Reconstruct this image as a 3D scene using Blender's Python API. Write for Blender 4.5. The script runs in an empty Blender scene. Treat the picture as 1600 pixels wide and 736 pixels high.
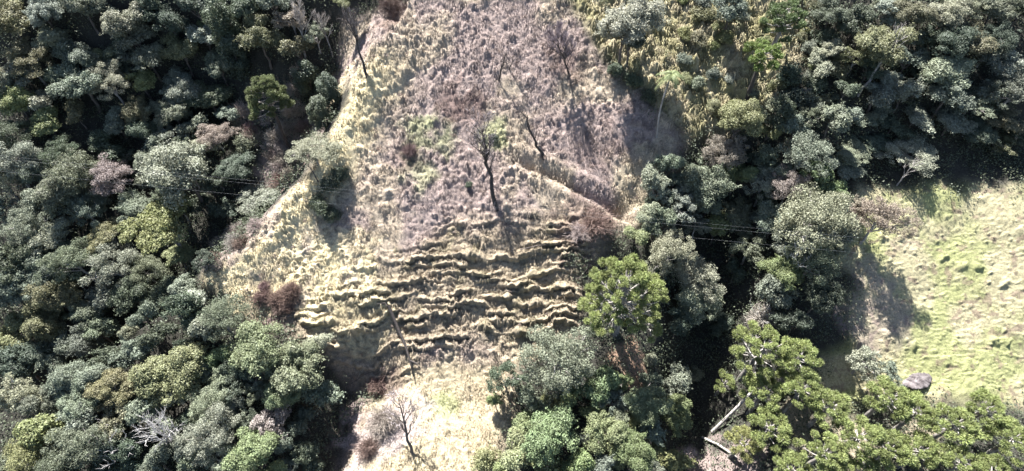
import bpy, math, random
import numpy as np

# ------------------------------------------------------------------ camera, sky, sun, exposure
scene = bpy.context.scene
COL = scene.collection
W, H, F = 1600.0, 736.0, 870.0            # photograph size and focal length in its pixels
PITCH = math.radians(50.0)
CAM = np.array((0.0, 0.0, 60.0))
cd = bpy.data.cameras.new('camera')
cd.sensor_width = 36.0
cd.lens = 36.0 * F / W
cd.clip_start = 0.5
cd.clip_end = 2000.0
cam = bpy.data.objects.new('camera', cd)
cam.location = CAM
cam.rotation_euler = (math.pi / 2 - PITCH, 0, 0)
COL.objects.link(cam)
scene.camera = cam

SUN_EL, SUN_AZ = math.radians(51.5), math.radians(-25.0)   # azimuth from +Y, negative = towards -X
world = bpy.data.worlds.new('World')
scene.world = world
world.use_nodes = True
nt = world.node_tree
sky = nt.nodes.new('ShaderNodeTexSky')
sky.sky_type = 'NISHITA'
sky.sun_disc = False
sky.sun_elevation = SUN_EL
sky.sun_rotation = SUN_AZ
bg = nt.nodes['Background']
bg.inputs['Strength'].default_value = 0.05
nt.links.new(sky.outputs[0], bg.inputs['Color'])
sd = bpy.data.lights.new('sun', 'SUN')
sd.energy = 5.0
sd.angle = math.radians(0.5)
sd.color = (1.0, 0.985, 0.955)
sun = bpy.data.objects.new('sun', sd)
to_sun = np.array((math.sin(SUN_AZ) * math.cos(SUN_EL), math.cos(SUN_AZ) * math.cos(SUN_EL), math.sin(SUN_EL)))
from mathutils import Vector, Matrix, Euler
sun.rotation_euler = Vector(to_sun).to_track_quat('Z', 'Y').to_euler()
sun.location = (0, 0, 120)
COL.objects.link(sun)
scene.view_settings.view_transform = 'Standard'
scene.view_settings.look = 'None'
scene.view_settings.exposure = 2.42
scene.view_settings.gamma = 1.0
scene.render.engine = 'CYCLES'
scene.cycles.use_denoising = True
scene.cycles.max_bounces = 6
scene.cycles.diffuse_bounces = 3
scene.cycles.transmission_bounces = 3

rng = np.random.default_rng(7)
random.seed(7)

# ------------------------------------------------------------------ noise
def _hash(ix, iy, s):
    n = (ix.astype(np.int64) * 374761393 + iy.astype(np.int64) * 668265263 + s * 1442695041) & 0xffffffff
    n = ((n ^ (n >> 13)) * 1274126177) & 0xffffffff
    n = ((n ^ (n >> 16)) * 2246822519) & 0xffffffff
    return ((n ^ (n >> 15)) & 0xffffff) / float(0xffffff)

def vnoise(x, y, s=0):
    ix, iy = np.floor(x), np.floor(y)
    fx, fy = x - ix, y - iy
    fx, fy = fx * fx * (3 - 2 * fx), fy * fy * (3 - 2 * fy)
    a, b = _hash(ix, iy, s), _hash(ix + 1, iy, s)
    c, d = _hash(ix, iy + 1, s), _hash(ix + 1, iy + 1, s)
    return (a * (1 - fx) + b * fx) * (1 - fy) + (c * (1 - fx) + d * fx) * fy

def fbm(x, y, s=0, n=4):
    v, a, t = 0, 1.0, 0
    for k in range(n):
        v = v + a * vnoise(x * 2 ** k + 17.3 * k, y * 2 ** k - 9.1 * k, s + k)
        t += a
        a *= 0.5
    return v / t

def worley(x, y, s=0):
    """distance to the nearest jittered cell point, in cells, and that cell's random number"""
    ix, iy = np.floor(x), np.floor(y)
    best = np.full(x.shape, 9.0)
    rid = np.zeros(x.shape)
    for dx in (-1, 0, 1):
        for dy in (-1, 0, 1):
            cx, cy = ix + dx, iy + dy
            px = cx + 0.1 + 0.8 * _hash(cx, cy, s)
            py = cy + 0.1 + 0.8 * _hash(cx, cy, s + 1)
            d = np.hypot(px - x, py - y)
            m = d < best
            best = np.where(m, d, best)
            rid = np.where(m, _hash(cx, cy, s + 2), rid)
    return best, rid

def sstep(a, b, x):
    t = np.clip((x - a) / (b - a), 0, 1)
    return t * t * (3 - 2 * t)

# ------------------------------------------------------------------ the lie of the land
_ty = np.arange(-80.0, 400.0, 0.25)
_sl = np.interp(_ty, [-80, 12, 20, 25, 29, 40, 66, 90, 140, 400], [0, 6, 11, 17, 30, 32, 34, 30, 18, 4])
_tz = np.concatenate(([0], np.cumsum(np.tan(np.radians(_sl[:-1])) * 0.25)))
_tz = _tz - np.interp(39.9, _ty, _tz) + 12.5
def prof(y):
    return np.interp(y, _ty, _tz)

def ray(px, py):
    d = np.stack([(px - W / 2) / F, -(py - H / 2) / F, -np.ones_like(px)], -1)
    c, s = math.cos(PITCH), math.sin(PITCH)
    return np.stack([d[..., 0], d[..., 1] * s + c, d[..., 1] * c - s], -1)

def hit(px, py, zf, lift=0.0):
    """ground points seen at photograph pixels (px, py), on the height field zf raised by lift; and the depth"""
    px = np.atleast_1d(np.asarray(px, float)); py = np.atleast_1d(np.asarray(py, float))
    d = ray(px, py)
    lift = np.broadcast_to(np.asarray(lift, float), px.shape)
    T = np.arange(25.0, 160.0, 0.5)
    p = CAM + d[:, None, :] * T[None, :, None]
    below = p[..., 2] <= zf(p[..., 0].ravel(), p[..., 1].ravel()).reshape(p.shape[:2]) + lift[:, None]
    k = np.where(below.any(1), below.argmax(1), len(T) - 1)
    hi = T[k]; lo = hi - 0.5
    for k in range(14):
        m = (lo + hi) / 2
        p = CAM + d * m[:, None]
        below = p[:, 2] <= zf(p[:, 0], p[:, 1]) + lift
        hi = np.where(below, m, hi); lo = np.where(below, lo, m)
    p = CAM + d * hi[:, None]
    p[:, 2] -= lift
    return p, hi

base0 = lambda x, y: prof(y)
def ground_line(pts):
    a = np.array(pts, float)
    return hit(a[:, 0], a[:, 1], base0)[0][:, :2]

def line_dist(x, y, L):
    """unsigned distance to a polyline, and the signed side (positive on the right when walking along it)"""
    best = np.full(np.shape(x), 1e9); side = np.zeros(np.shape(x))
    for (ax, ay), (bx, by) in zip(L[:-1], L[1:]):
        ux, uy = bx - ax, by - ay
        l2 = ux * ux + uy * uy
        t = np.clip(((x - ax) * ux + (y - ay) * uy) / l2, 0, 1)
        d = np.hypot(x - ax - t * ux, y - ay - t * uy)
        s = np.sign((x - ax) * uy - (y - ay) * ux)
        m = d < best
        best = np.where(m, d, best); side = np.where(m, s, side)
    return best, side

def in_poly(x, y, P):
    c = np.zeros(np.shape(x), bool)
    n = len(P)
    for i in range(n):
        x1, y1 = P[i]; x2, y2 = P[(i + 1) % n]
        if y1 == y2:
            continue
        m = ((y1 > y) != (y2 > y)) & (x < (x2 - x1) * (y - y1) / (y2 - y1) + x1)
        c ^= m
    return c

def soft_poly(x, y, P, w):
    """1 inside, 0 outside, blurred over w metres with an uneven edge"""
    d, _ = line_dist(x, y, np.vstack([P, P[:1]]))
    d = np.where(in_poly(x, y, P), d, -d) + (fbm(x * 0.45, y * 0.45, 91, 3) - 0.5) * 3.0
    return sstep(-w, w, d)

CREST = ground_line([(610, 60), (580, 125), (552, 190), (527, 245), (490, 300), (445, 345), (392, 400), (330, 442)])
GULLY_R = ground_line([(1150, 310), (1135, 350), (1125, 430), (1110, 560), (1105, 735)])
GULLY_L = ground_line([(575, 590), (548, 590), (530, 620), (505, 735)])
DIP = ground_line([(1370, 225), (1440, 215), (1750, 205)])  # added dip: swallows tree shadows that would reach the meadow
PIT = ground_line([(978, 308)])[0]
HOLLOW = ground_line([(262, 30)])[0]  # pit added to the ground to hold deep shade
RUT = ground_line([(805, 245), (850, 262), (930, 300), (985, 330)])
OPEN = ground_line([(520, -40), (860, -40), (945, 90), (1062, 205), (1050, 265), (1000, 332), (935, 385), (905, 420), (905, 530), (840, 545),
                    (800, 600), (770, 760), (500, 780), (530, 640), (585, 590), (520, 565), (440, 505), (305, 440), (405, 348), (452, 300), (512, 205), (552, 130), (495, 95)])
MEADOW = ground_line([(1345, 285), (1420, 292), (1700, 295), (1700, 640), (1440, 618), (1290, 625), (1275, 570), (1330, 540), (1340, 440), (1300, 390)])
TUSS = ground_line([(860, -40), (1270, -40), (1250, 100), (1180, 175), (1100, 205), (1060, 210), (940, 90)])
TERR = ground_line([(560, 440), (640, 385), (700, 360), (760, 345), (890, 340), (925, 400), (915, 530), (840, 545), (700, 548), (580, 575), (490, 560), (440, 510), (470, 470)])
FLAT = ground_line([(640, 560), (840, 550), (800, 600), (770, 780), (500, 780), (540, 680), (590, 600)])

def zbase(x, y):
    """smooth ground without tussocks or steps"""
    z = prof(y)
    d, s = line_dist(x, y, CREST)
    cap = sstep(75, 60, y)
    z = z - np.where(s > 0, 1, 0) * sstep(0.3, 10, d) * 9.0 * cap
    z = z + 0.7 * np.exp(-(d / 2.2) ** 2) * cap
    d, s = line_dist(x, y, GULLY_R)
    z = z - 7.5 * np.exp(-(d / 5.0) ** 2)
    z = z - 3.5 * np.exp(-(((x - HOLLOW[0]) / 6.5) ** 2 + ((y - HOLLOW[1]) / 7.5) ** 2))
    d, s = line_dist(x, y, DIP)
    z = z - 2.2 * np.exp(-(d / 4.0) ** 2)
    d, s = line_dist(x, y, GULLY_L)
    z = z - 3.5 * np.exp(-(d / 3.0) ** 2)
    d, s = line_dist(x, y, RUT)
    z = z - 1.0 * np.exp(-(d / 0.42) ** 2) * (.5 + fbm(x * .5, y * .5, 19, 2)) + .4 * np.exp(-((d - 1.3) / .5) ** 2)
    z = z - 1.8 * np.exp(-(((x - PIT[0]) / 1.8) ** 2 + ((y - PIT[1]) / 1.3) ** 2))
    z = z + (fbm(x * 0.08, y * 0.08, 5, 3) - 0.5) * 2.2 + (fbm(x * 0.25, y * 0.25, 15, 2) - 0.5) * 0.7
    return z

_bx, _by = np.arange(-130.0, 130.1, 0.5), np.arange(-20.0, 130.1, 0.5)
class Table:
    """a smooth field sampled every half metre"""
    def __init__(s, f):
        a, b = np.meshgrid(_bx, _by)
        s.T = f(a.ravel(), b.ravel()).reshape(a.shape)
    def __call__(s, x, y):
        u = np.clip((np.asarray(x) - _bx[0]) * 2, 0, len(_bx) - 1.001); v = np.clip((np.asarray(y) - _by[0]) * 2, 0, len(_by) - 1.001)
        i, j = u.astype(int), v.astype(int); fx, fy = u - i, v - j
        T = s.T
        return (T[j, i] * (1 - fx) + T[j, i + 1] * fx) * (1 - fy) + (T[j + 1, i] * (1 - fx) + T[j + 1, i + 1] * fx) * fy
zfast = Table(zbase)

# ------------------------------------------------------------------ mesh helpers
def mesh_np(name, V, faces_flat, nper, mat=None, smooth=False, attrs=None, matidx=None):
    me = bpy.data.meshes.new(name)
    V = np.asarray(V, np.float32)
    f = np.asarray(faces_flat, np.int32).ravel()
    nf = len(f) // nper
    me.vertices.add(len(V)); me.vertices.foreach_set('co', V.ravel())
    me.loops.add(len(f)); me.loops.foreach_set('vertex_index', f)
    me.polygons.add(nf)
    me.polygons.foreach_set('loop_start', np.arange(nf, dtype=np.int32) * nper)
    me.polygons.foreach_set('loop_total', np.full(nf, nper, np.int32))
    if smooth:
        me.polygons.foreach_set('use_smooth', np.ones(nf, bool))
    for k, v in (attrs or {}).items():
        v = np.asarray(v, np.float32)
        if v.ndim == 2:
            a = me.attributes.new(k, 'FLOAT_COLOR', 'POINT')
            a.data.foreach_set('color', np.concatenate([v, np.ones((len(v), 1), np.float32)], 1).ravel())
        else:
            a = me.attributes.new(k, 'FLOAT', 'POINT')
            a.data.foreach_set('value', v)
    if mat:
        me.materials.append(mat)
    me.update(calc_edges=True)
    return me

def link(name, data, parent=None):
    o = bpy.data.objects.new(name, data)
    COL.objects.link(o)
    if parent is not None:
        o.parent = parent
    return o

def tag(o, label=None, cat=None, group=None, kind=None):
    if label: o['label'] = label
    if cat: o['category'] = cat
    if group: o['group'] = group
    if kind: o['kind'] = kind
    return o

class Tubes:
    """tapered tubes joined into one mesh"""
    def __init__(s, sides=6):
        s.V, s.F, s.n, s.sides = [], [], 0, sides
    def add(s, pts, rad):
        pts = [Vector(p) for p in pts]
        k = s.sides
        ref = Vector((0.31, 0.17, 0.93))
        for i, p in enumerate(pts):
            d = (pts[min(i + 1, len(pts) - 1)] - pts[max(i - 1, 0)]).normalized()
            r = ref if abs(d.dot(ref)) < 0.95 else Vector((1, 0, 0))
            u = d.cross(r).normalized(); v = d.cross(u)
            for j in range(k):
                a = 2 * math.pi * j / k
                q = p + (u * math.cos(a) + v * math.sin(a)) * rad[i]
                s.V.append(tuple(q))
        for i in range(len(pts) - 1):
            for j in range(k):
                a, b = s.n + i * k + j, s.n + i * k + (j + 1) % k
                s.F.append((a, b, b + k, a + k))
        e = s.n + (len(pts) - 1) * k
        s.V.append(tuple(pts[-1] + (pts[-1] - pts[-2]).normalized() * rad[-1]))
        tip = s.n + len(pts) * k
        for j in range(k):
            b = e + (j + 1) % k
            s.F.append((e + j, b, tip, tip))
        s.n = tip + 1
    def mesh(s, name, mat):
        me = bpy.data.meshes.new(name)
        me.from_pydata(s.V, [], [f if f[2] != f[3] else f[:3] for f in s.F])
        me.polygons.foreach_set('use_smooth', np.ones(len(me.polygons), bool))
        me.materials.append(mat)
        me.update()
        return me

def wander(p0, p1, n, amp, rnd, sag=0.0):
    p0, p1 = Vector(p0), Vector(p1)
    out = []
    L = (p1 - p0).length
    for i in range(n + 1):
        t = i / n
        p = p0.lerp(p1, t)
        if 0 < i < n:
            p += Vector((rnd.uniform(-1, 1), rnd.uniform(-1, 1), rnd.uniform(-0.6, 0.6))) * amp * L
        p.z += sag * L * math.sin(math.pi * t)
        out.append(p)
    return out

# ------------------------------------------------------------------ materials
def new_mat(name):
    m = bpy.data.materials.new(name)
    m.use_nodes = True
    n = m.node_tree.nodes
    return m, m.node_tree, n['Principled BSDF'], n['Material Output']

def leaf_mat(name, rough=0.5, transl=0.28, spec=0.5, var=0.55):
    m, t, p, out = new_mat(name)
    info = t.nodes.new('ShaderNodeObjectInfo')
    geo = t.nodes.new('ShaderNodeNewGeometry')
    tc = t.nodes.new('ShaderNodeTexCoord')
    no = t.nodes.new('ShaderNodeTexNoise'); no.inputs['Scale'].default_value = 0.9; no.inputs['Detail'].default_value = 3
    t.links.new(tc.outputs['Object'], no.inputs['Vector'])
    ad = t.nodes.new('ShaderNodeMath'); ad.operation = 'ADD'
    t.links.new(geo.outputs['Random Per Island'], ad.inputs[0]); t.links.new(no.outputs['Fac'], ad.inputs[1])
    mr = t.nodes.new('ShaderNodeMapRange')
    mr.inputs['From Min'].default_value = 0.2; mr.inputs['From Max'].default_value = 1.8
    mr.inputs['To Min'].default_value = 1 - var; mr.inputs['To Max'].default_value = 1 + var * 1.1
    t.links.new(ad.outputs[0], mr.inputs['Value'])
    mul = t.nodes.new('ShaderNodeVectorMath'); mul.operation = 'SCALE'
    t.links.new(info.outputs['Color'], mul.inputs[0]); t.links.new(mr.outputs[0], mul.inputs['Scale'])
    hs = t.nodes.new('ShaderNodeHueSaturation')
    hm = t.nodes.new('ShaderNodeMapRange'); hm.inputs['To Min'].default_value = 0.475; hm.inputs['To Max'].default_value = 0.52
    t.links.new(no.outputs['Fac'], hm.inputs['Value']); t.links.new(hm.outputs[0], hs.inputs['Hue'])
    t.links.new(mul.outputs[0], hs.inputs['Color'])
    t.links.new(hs.outputs[0], p.inputs['Base Color'])
    p.inputs['Roughness'].default_value = rough
    p.inputs['Specular IOR Level'].default_value = spec
    tr = t.nodes.new('ShaderNodeBsdfTranslucent')
    t.links.new(hs.outputs[0], tr.inputs['Color'])
    mx = t.nodes.new('ShaderNodeMixShader'); mx.inputs[0].default_value = transl
    t.links.new(p.outputs[0], mx.inputs[1]); t.links.new(tr.outputs[0], mx.inputs[2])
    t.links.new(mx.outputs[0], out.inputs['Surface'])
    return m

def bark_mat(name, c0, c1, scale=3.0):
    m, t, p, out = new_mat(name)
    tc = t.nodes.new('ShaderNodeTexCoord')
    mp = t.nodes.new('ShaderNodeMapping'); mp.inputs['Scale'].default_value = (scale * 2, scale * 2, scale * 0.5)
    no = t.nodes.new('ShaderNodeTexNoise'); no.inputs['Scale'].default_value = 1.0; no.inputs['Detail'].default_value = 6
    t.links.new(tc.outputs['Object'], mp.inputs[0]); t.links.new(mp.outputs[0], no.inputs['Vector'])
    cr = t.nodes.new('ShaderNodeValToRGB')
    cr.color_ramp.elements[0].position = 0.35; cr.color_ramp.elements[0].color = (*c0, 1)
    cr.color_ramp.elements[1].position = 0.65; cr.color_ramp.elements[1].color = (*c1, 1)
    t.links.new(no.outputs['Fac'], cr.inputs[0]); t.links.new(cr.outputs[0], p.inputs['Base Color'])
    bp = t.nodes.new('ShaderNodeBump'); bp.inputs['Strength'].default_value = 0.6; bp.inputs['Distance'].default_value = 0.05
    t.links.new(no.outputs['Fac'], bp.inputs['Height']); t.links.new(bp.outputs[0], p.inputs['Normal'])
    p.inputs['Roughness'].default_value = 0.85
    return m

M_LEAF = leaf_mat('broad_leaves', 0.6, 0.32, 0.35)
M_FINE = leaf_mat('fine_leaves', 0.62, 0.34, 0.35)
M_NEEDLE = leaf_mat('pine_needles', 0.6, 0.25, 0.35, 0.4)
M_TWIG = leaf_mat('dry_twigs', 0.8, 0.1, 0.3, 0.4)
M_BARK = bark_mat('brown_bark', (0.05, 0.04, 0.035), (0.13, 0.105, 0.09))
M_DARKBARK = bark_mat('dark_bark', (0.022, 0.017, 0.015), (0.06, 0.048, 0.042))
M_PALEBARK = bark_mat('pale_bark', (0.15, 0.135, 0.125), (0.34, 0.31, 0.285))
M_PINEBARK = bark_mat('pine_bark', (0.09, 0.08, 0.072), (0.26, 0.235, 0.215))
M_WHITEBARK = bark_mat('bleached_wood', (0.25, 0.235, 0.225), (0.47, 0.445, 0.43))

# ground: colour comes from the kind of grass growing there, broken up by noise
def ground_mat():
    m, t, p, out = new_mat('hillside_ground')
    at = t.nodes.new('ShaderNodeAttribute'); at.attribute_name = 'gcol'
    tc = t.nodes.new('ShaderNodeTexCoord')
    no = t.nodes.new('ShaderNodeTexNoise'); no.inputs['Scale'].default_value = 5.5; no.inputs['Detail'].default_value = 8; no.inputs['Roughness'].default_value = 0.7
    t.links.new(tc.outputs['Object'], no.inputs['Vector'])
    mr = t.nodes.new('ShaderNodeMapRange'); mr.inputs['From Min'].default_value = 0.3; mr.inputs['From Max'].default_value = 0.7
    mr.inputs['To Min'].default_value = 0.55; mr.inputs['To Max'].default_value = 1.35
    t.links.new(no.outputs['Fac'], mr.inputs['Value'])
    mul = t.nodes.new('ShaderNodeVectorMath'); mul.operation = 'SCALE'
    t.links.new(at.outputs['Color'], mul.inputs[0]); t.links.new(mr.outputs[0], mul.inputs['Scale'])
    t.links.new(mul.outputs[0], p.inputs['Base Color'])
    n2 = t.nodes.new('ShaderNodeTexNoise'); n2.inputs['Scale'].default_value = 14; n2.inputs['Detail'].default_value = 5
    t.links.new(tc.outputs['Object'], n2.inputs['Vector'])
    bp = t.nodes.new('ShaderNodeBump'); bp.inputs['Strength'].default_value = 0.9; bp.inputs['Distance'].default_value = 0.12
    t.links.new(n2.outputs['Fac'], bp.inputs['Height']); t.links.new(bp.outputs[0], p.inputs['Normal'])
    p.inputs['Roughness'].default_value = 0.95
    p.inputs['Specular IOR Level'].default_value = 0.05
    return m
def grass_mat():
    m, t, p, out = new_mat('dry_grass_blades')
    at = t.nodes.new('ShaderNodeAttribute'); at.attribute_name = 'gcol'
    geo = t.nodes.new('ShaderNodeNewGeometry')
    mr = t.nodes.new('ShaderNodeMapRange'); mr.inputs['To Min'].default_value = 0.6; mr.inputs['To Max'].default_value = 1.4
    t.links.new(geo.outputs['Random Per Island'], mr.inputs['Value'])
    mul = t.nodes.new('ShaderNodeVectorMath'); mul.operation = 'SCALE'
    t.links.new(at.outputs['Color'], mul.inputs[0]); t.links.new(mr.outputs[0], mul.inputs['Scale'])
    t.links.new(mul.outputs[0], p.inputs['Base Color'])
    p.inputs['Roughness'].default_value = 0.7; p.inputs['Specular IOR Level'].default_value = 0.25
    tr = t.nodes.new('ShaderNodeBsdfTranslucent'); t.links.new(mul.outputs[0], tr.inputs['Color'])
    mx = t.nodes.new('ShaderNodeMixShader'); mx.inputs[0].default_value = 0.3
    t.links.new(p.outputs[0], mx.inputs[1]); t.links.new(tr.outputs[0], mx.inputs[2])
    t.links.new(mx.outputs[0], out.inputs['Surface'])
    return m
M_GROUND, M_GRASS = ground_mat(), grass_mat()

# ------------------------------------------------------------------ terrain
def axis(a0, a1, step, far0, far1):
    mid = np.arange(a0, a1, step)
    g = np.cumsum(step * 1.12 ** np.arange(1, 80))
    lo = a0 - g[g < a0 - far0]; hi = mid[-1] + g[g < far1 - mid[-1]]
    return np.concatenate([lo[::-1], mid, hi])
XS = axis(-62, 66, 0.15, -320, 320)
YS = axis(13, 70, 0.13, -70, 380)
YS = np.concatenate([YS[YS < 25.5], np.arange(25.5, 41.0, 0.085), YS[YS > 41.0]])
GX, GY = np.meshgrid(XS, YS)
gx, gy = GX.ravel(), GY.ravel()

C = lambda *a: np.array(a)
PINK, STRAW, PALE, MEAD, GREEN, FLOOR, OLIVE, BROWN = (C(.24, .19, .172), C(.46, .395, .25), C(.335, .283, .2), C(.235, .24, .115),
    C(.18, .22, .09), C(.04, .038, .032), C(.15, .135, .075), C(.125, .085, .075))

_tabs = [Table(lambda x, y, P=P, w=w: soft_poly(x, y, P, w)) for P, w in ((OPEN, 1.0), (MEADOW, 1.2), (TUSS, 1.2), (TERR, 1.6), (FLAT, 1.6))]
def masks(x, y):
    return [t(x, y) for t in _tabs]

_gp = lambda px, py: hit([px], [py], base0)[0][0]
SPOTS = [(655, 205, 3.2, GREEN, .55), (690, 215, 2.2, GREEN, .5), (655, 262, 2.6, GREEN, .4), (772, 212, 2.0, GREEN, .5), (690, 628, 2.0, GREEN, .6),
         (705, 150, 2.6, BROWN, .8), (735, 165, 2.2, BROWN, .7), (880, 90, 3.0, BROWN, .6), (610, 15, 2.6, BROWN, .75), (430, 465, 3.6, BROWN, .8),
         (560, 640, 3.0, BROWN, .5), (640, 240, 2.2, BROWN, .6), (930, 230, 4.0, BROWN, .45), (900, 350, 4.0, BROWN, .6), (600, 590, 2.2, BROWN, .7), (590, 670, 5.0, C(.34, .285, .265), .85), (640, 660, 3.5, C(.34, .285, .265), .7),
         (1370, 490, 5.0, PINK, .6), (1420, 340, 4.0, PALE, .5), (1150, 705, 4.0, PINK, .8), (1250, 665, 3.5, PALE, .7), (1350, 700, 4.0, PALE, .7), (1440, 690, 3.0, PALE, .6), (1105, 672, 1.3, C(.4, .32, .3), .8), (985, 575, 3.0, C(.3, .2, .14), .9),
         (520, 405, 6.0, STRAW, .7), (465, 415, 5.0, STRAW, .7), (560, 470, 5.0, STRAW, .6), (505, 455, 5.0, STRAW, .6), (390, 440, 4.0, STRAW, .7), (400, 185, 4.0, PINK, .8), (450, 150, 4.5, PINK, .8), (375, 360, 5.0, PINK, .8), (440, 210, 3.0, BROWN, .7), (1000, 290, 4.0, PALE, .7), (1040, 225, 3.0, PALE, .7), (530, 60, 4.0, PINK, .8), (515, 85, 3., STRAW, .7)]
SPOTS = [(_gp(a, b), r, c, k) for a, b, r, c, k in SPOTS]
LIGHTBAND = ground_line([(700, 20), (650, 80), (610, 150), (560, 240), (500, 320), (420, 400), (340, 445)])
T_BAND, T_CREST = Table(lambda x, y: line_dist(x, y, LIGHTBAND)[0]), Table(lambda x, y: line_dist(x, y, CREST)[0])
def ground_colour(x, y, M):
    o, me, tu, te, fl = M
    n1, n2 = fbm(x * 0.22, y * 0.22, 33, 4), fbm(x * 0.7, y * 0.7, 44, 3)
    L = lambda a, b, t: a + (b - a) * np.asarray(t)[:, None]
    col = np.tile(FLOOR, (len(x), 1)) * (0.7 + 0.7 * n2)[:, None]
    op = L(np.tile(PINK, (len(x), 1)), PALE, sstep(0.42, 0.66, n1) * 0.6)
    d = T_BAND(x, y)
    op = L(op, STRAW, np.exp(-((d / 2.4) ** 2)) * (0.05 + 0.4 * n2) * sstep(60, 50, y))
    dc = T_CREST(x, y)
    op = L(op, STRAW * 1.05, np.exp(-((dc / 2.2) ** 2)) * sstep(60, 54, y))
    op = L(op, PALE * C(.78, .76, .76), te * 0.85)
    op = L(op, OLIVE, te * sstep(0.55, 0.75, n2) * 0.4)
    op = L(op, PALE * C(1.0, .99, .92), fl * 0.9)
    op = L(op, GREEN * 1.2, fl * sstep(0.6, 0.8, n1) * 0.3)
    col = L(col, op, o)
    md = L(np.tile(MEAD, (len(x), 1)), PALE, sstep(0.4, 0.62, n1) * 0.6)
    md = L(md, BROWN * 1.2, sstep(.62, .75, fbm(x * 1.3, y * 1.6, 47, 3)) * .6)
    col = L(col, md, me)
    tt = L(np.tile(OLIVE * 1.25, (len(x), 1)), PALE, sstep(0.4, 0.7, n2) * 0.6)
    col = L(col, tt, tu * (1 - o))
    for (p, r, c, k) in SPOTS:
        dd = np.hypot(x - p[0], y - p[1]) + (n2 - 0.5) * r * 1.4
        col = L(col, c, k * sstep(r, r * 0.4, dd) * (0.7 + 0.6 * n1).clip(0, 1))
    return col

def terrace(x, y):
    """cattle steps: raised tufted lip, steep face below it"""
    w1, r1 = worley(x * 1.25, y * 1.0, 71)
    w4, r4 = worley(x * 3.1, y * 2.2, 72)
    s = y - 0.05 * (x + 3) + (fbm(x * 0.17, y * 0.22, 55, 3) - 0.5) * 2.6 + (fbm(x * 0.8, y * 0.8, 58, 3) - 0.5) * 0.5 + (0.45 - w1) * 0.3 + (.45 - w4) * .22
    u0 = s / 0.74
    k = np.floor(u0); u = u0 - k
    amp = 0.15 + 1.1 * sstep(0.32, 0.62, fbm(x * 0.3 + 5.1 * k, k * 3.7, 77, 2))
    step = sstep(0.0, 0.42, u)
    lip = 0.16 * np.exp(-((u - 0.40) / 0.14) ** 2) * (0.2 + 1.4 * r4)
    over = amp * 0.3 * np.exp(-((u - 0.36) / 0.2) ** 2) * (.5 + r1)
    return amp * ((step - u) * .85 + lip * .9), over

def tuss(w, r, h):
    return h * sstep(0.62, 0.08, w) * (0.1 + 1.1 * r * r)

def detail(x, y, M):
    o, me, tu, te, fl = M
    te = te * o
    jx, jy = x + 0.7 * (fbm(x * 1.3, y * 1.3, 11, 3) - .5), y + 0.7 * (fbm(x * 1.3, y * 1.3, 14, 3) - .5)
    w, r = worley(jx * 1.7 + .4 * jy, jy * 2.5, 21)
    w2, r2 = worley(jx * 0.8 + 3, jy * 0.95, 31)
    w3, r3 = worley(jx * 2.6 - .6 * jy, jy * 3.8, 41)
    big = fbm(x * 0.22, y * 0.22, 61, 3)
    mid = fbm(x * 0.6, y * 0.9, 63, 3)
    rough = o * (1 - 0.6 * fl) * (0.25 + 0.9 * sstep(0.3, 0.65, big))
    z = rough * (tuss(w, r, 0.5) * sstep(.3, .6, mid) + tuss(w3, r3, 0.22) + .5 * (fbm(x * 1.7, y * 2.4, 64, 4) - .5))
    z = z + o * (1 - 0.8 * fl) * sstep(0.6, 0.9, r2) * tuss(w2, r2, 0.35)
    z = z - o * (1 - 0.7 * fl) * sstep(0.88, 0.93, r3) * 0.4 * sstep(.6, .1, w3)
    tz, over = terrace(x, y)
    z = z + te * (tz - .12)
    z = z + tu * (1 - o) * (tuss(w2, r2, 1.0) + tuss(w, r, 0.5) + .6 * (fbm(x * 1.2, y * 1.6, 65, 4) - .5))
    z = z + me * (tuss(w, r, 0.14) + tuss(w3, r3, .1) + .13 * (fbm(x * 1.1, y * 1.5, 68, 4) - .5) + sstep(0.85, 0.97, r2) * tuss(w2, r2, .3))
    z = z + (1 - o) * (1 - me) * (1 - tu) * 0.5 * (fbm(x * 0.8, y * 0.8, 81, 3) - 0.5)
    return z, te * over

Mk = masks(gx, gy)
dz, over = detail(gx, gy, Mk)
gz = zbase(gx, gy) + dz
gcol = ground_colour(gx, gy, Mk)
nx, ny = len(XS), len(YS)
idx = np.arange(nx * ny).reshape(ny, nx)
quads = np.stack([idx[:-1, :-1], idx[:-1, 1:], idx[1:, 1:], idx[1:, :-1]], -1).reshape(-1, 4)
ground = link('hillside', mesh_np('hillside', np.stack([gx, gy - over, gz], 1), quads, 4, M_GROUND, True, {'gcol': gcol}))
tag(ground, 'steep hillside of dry pasture with trampled cattle steps and forest floor', kind='structure')
GZ = gz.reshape(ny, nx)
def zground(x, y):
    """height of the finished ground"""
    i = np.clip(np.searchsorted(XS, x) - 1, 0, nx - 2); j = np.clip(np.searchsorted(YS, y) - 1, 0, ny - 2)
    fx = (x - XS[i]) / (XS[i + 1] - XS[i]); fy = (y - YS[j]) / (YS[j + 1] - YS[j])
    return (GZ[j, i] * (1 - fx) + GZ[j, i + 1] * fx) * (1 - fy) + (GZ[j + 1, i] * (1 - fx) + GZ[j + 1, i + 1] * fx) * fy

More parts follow.
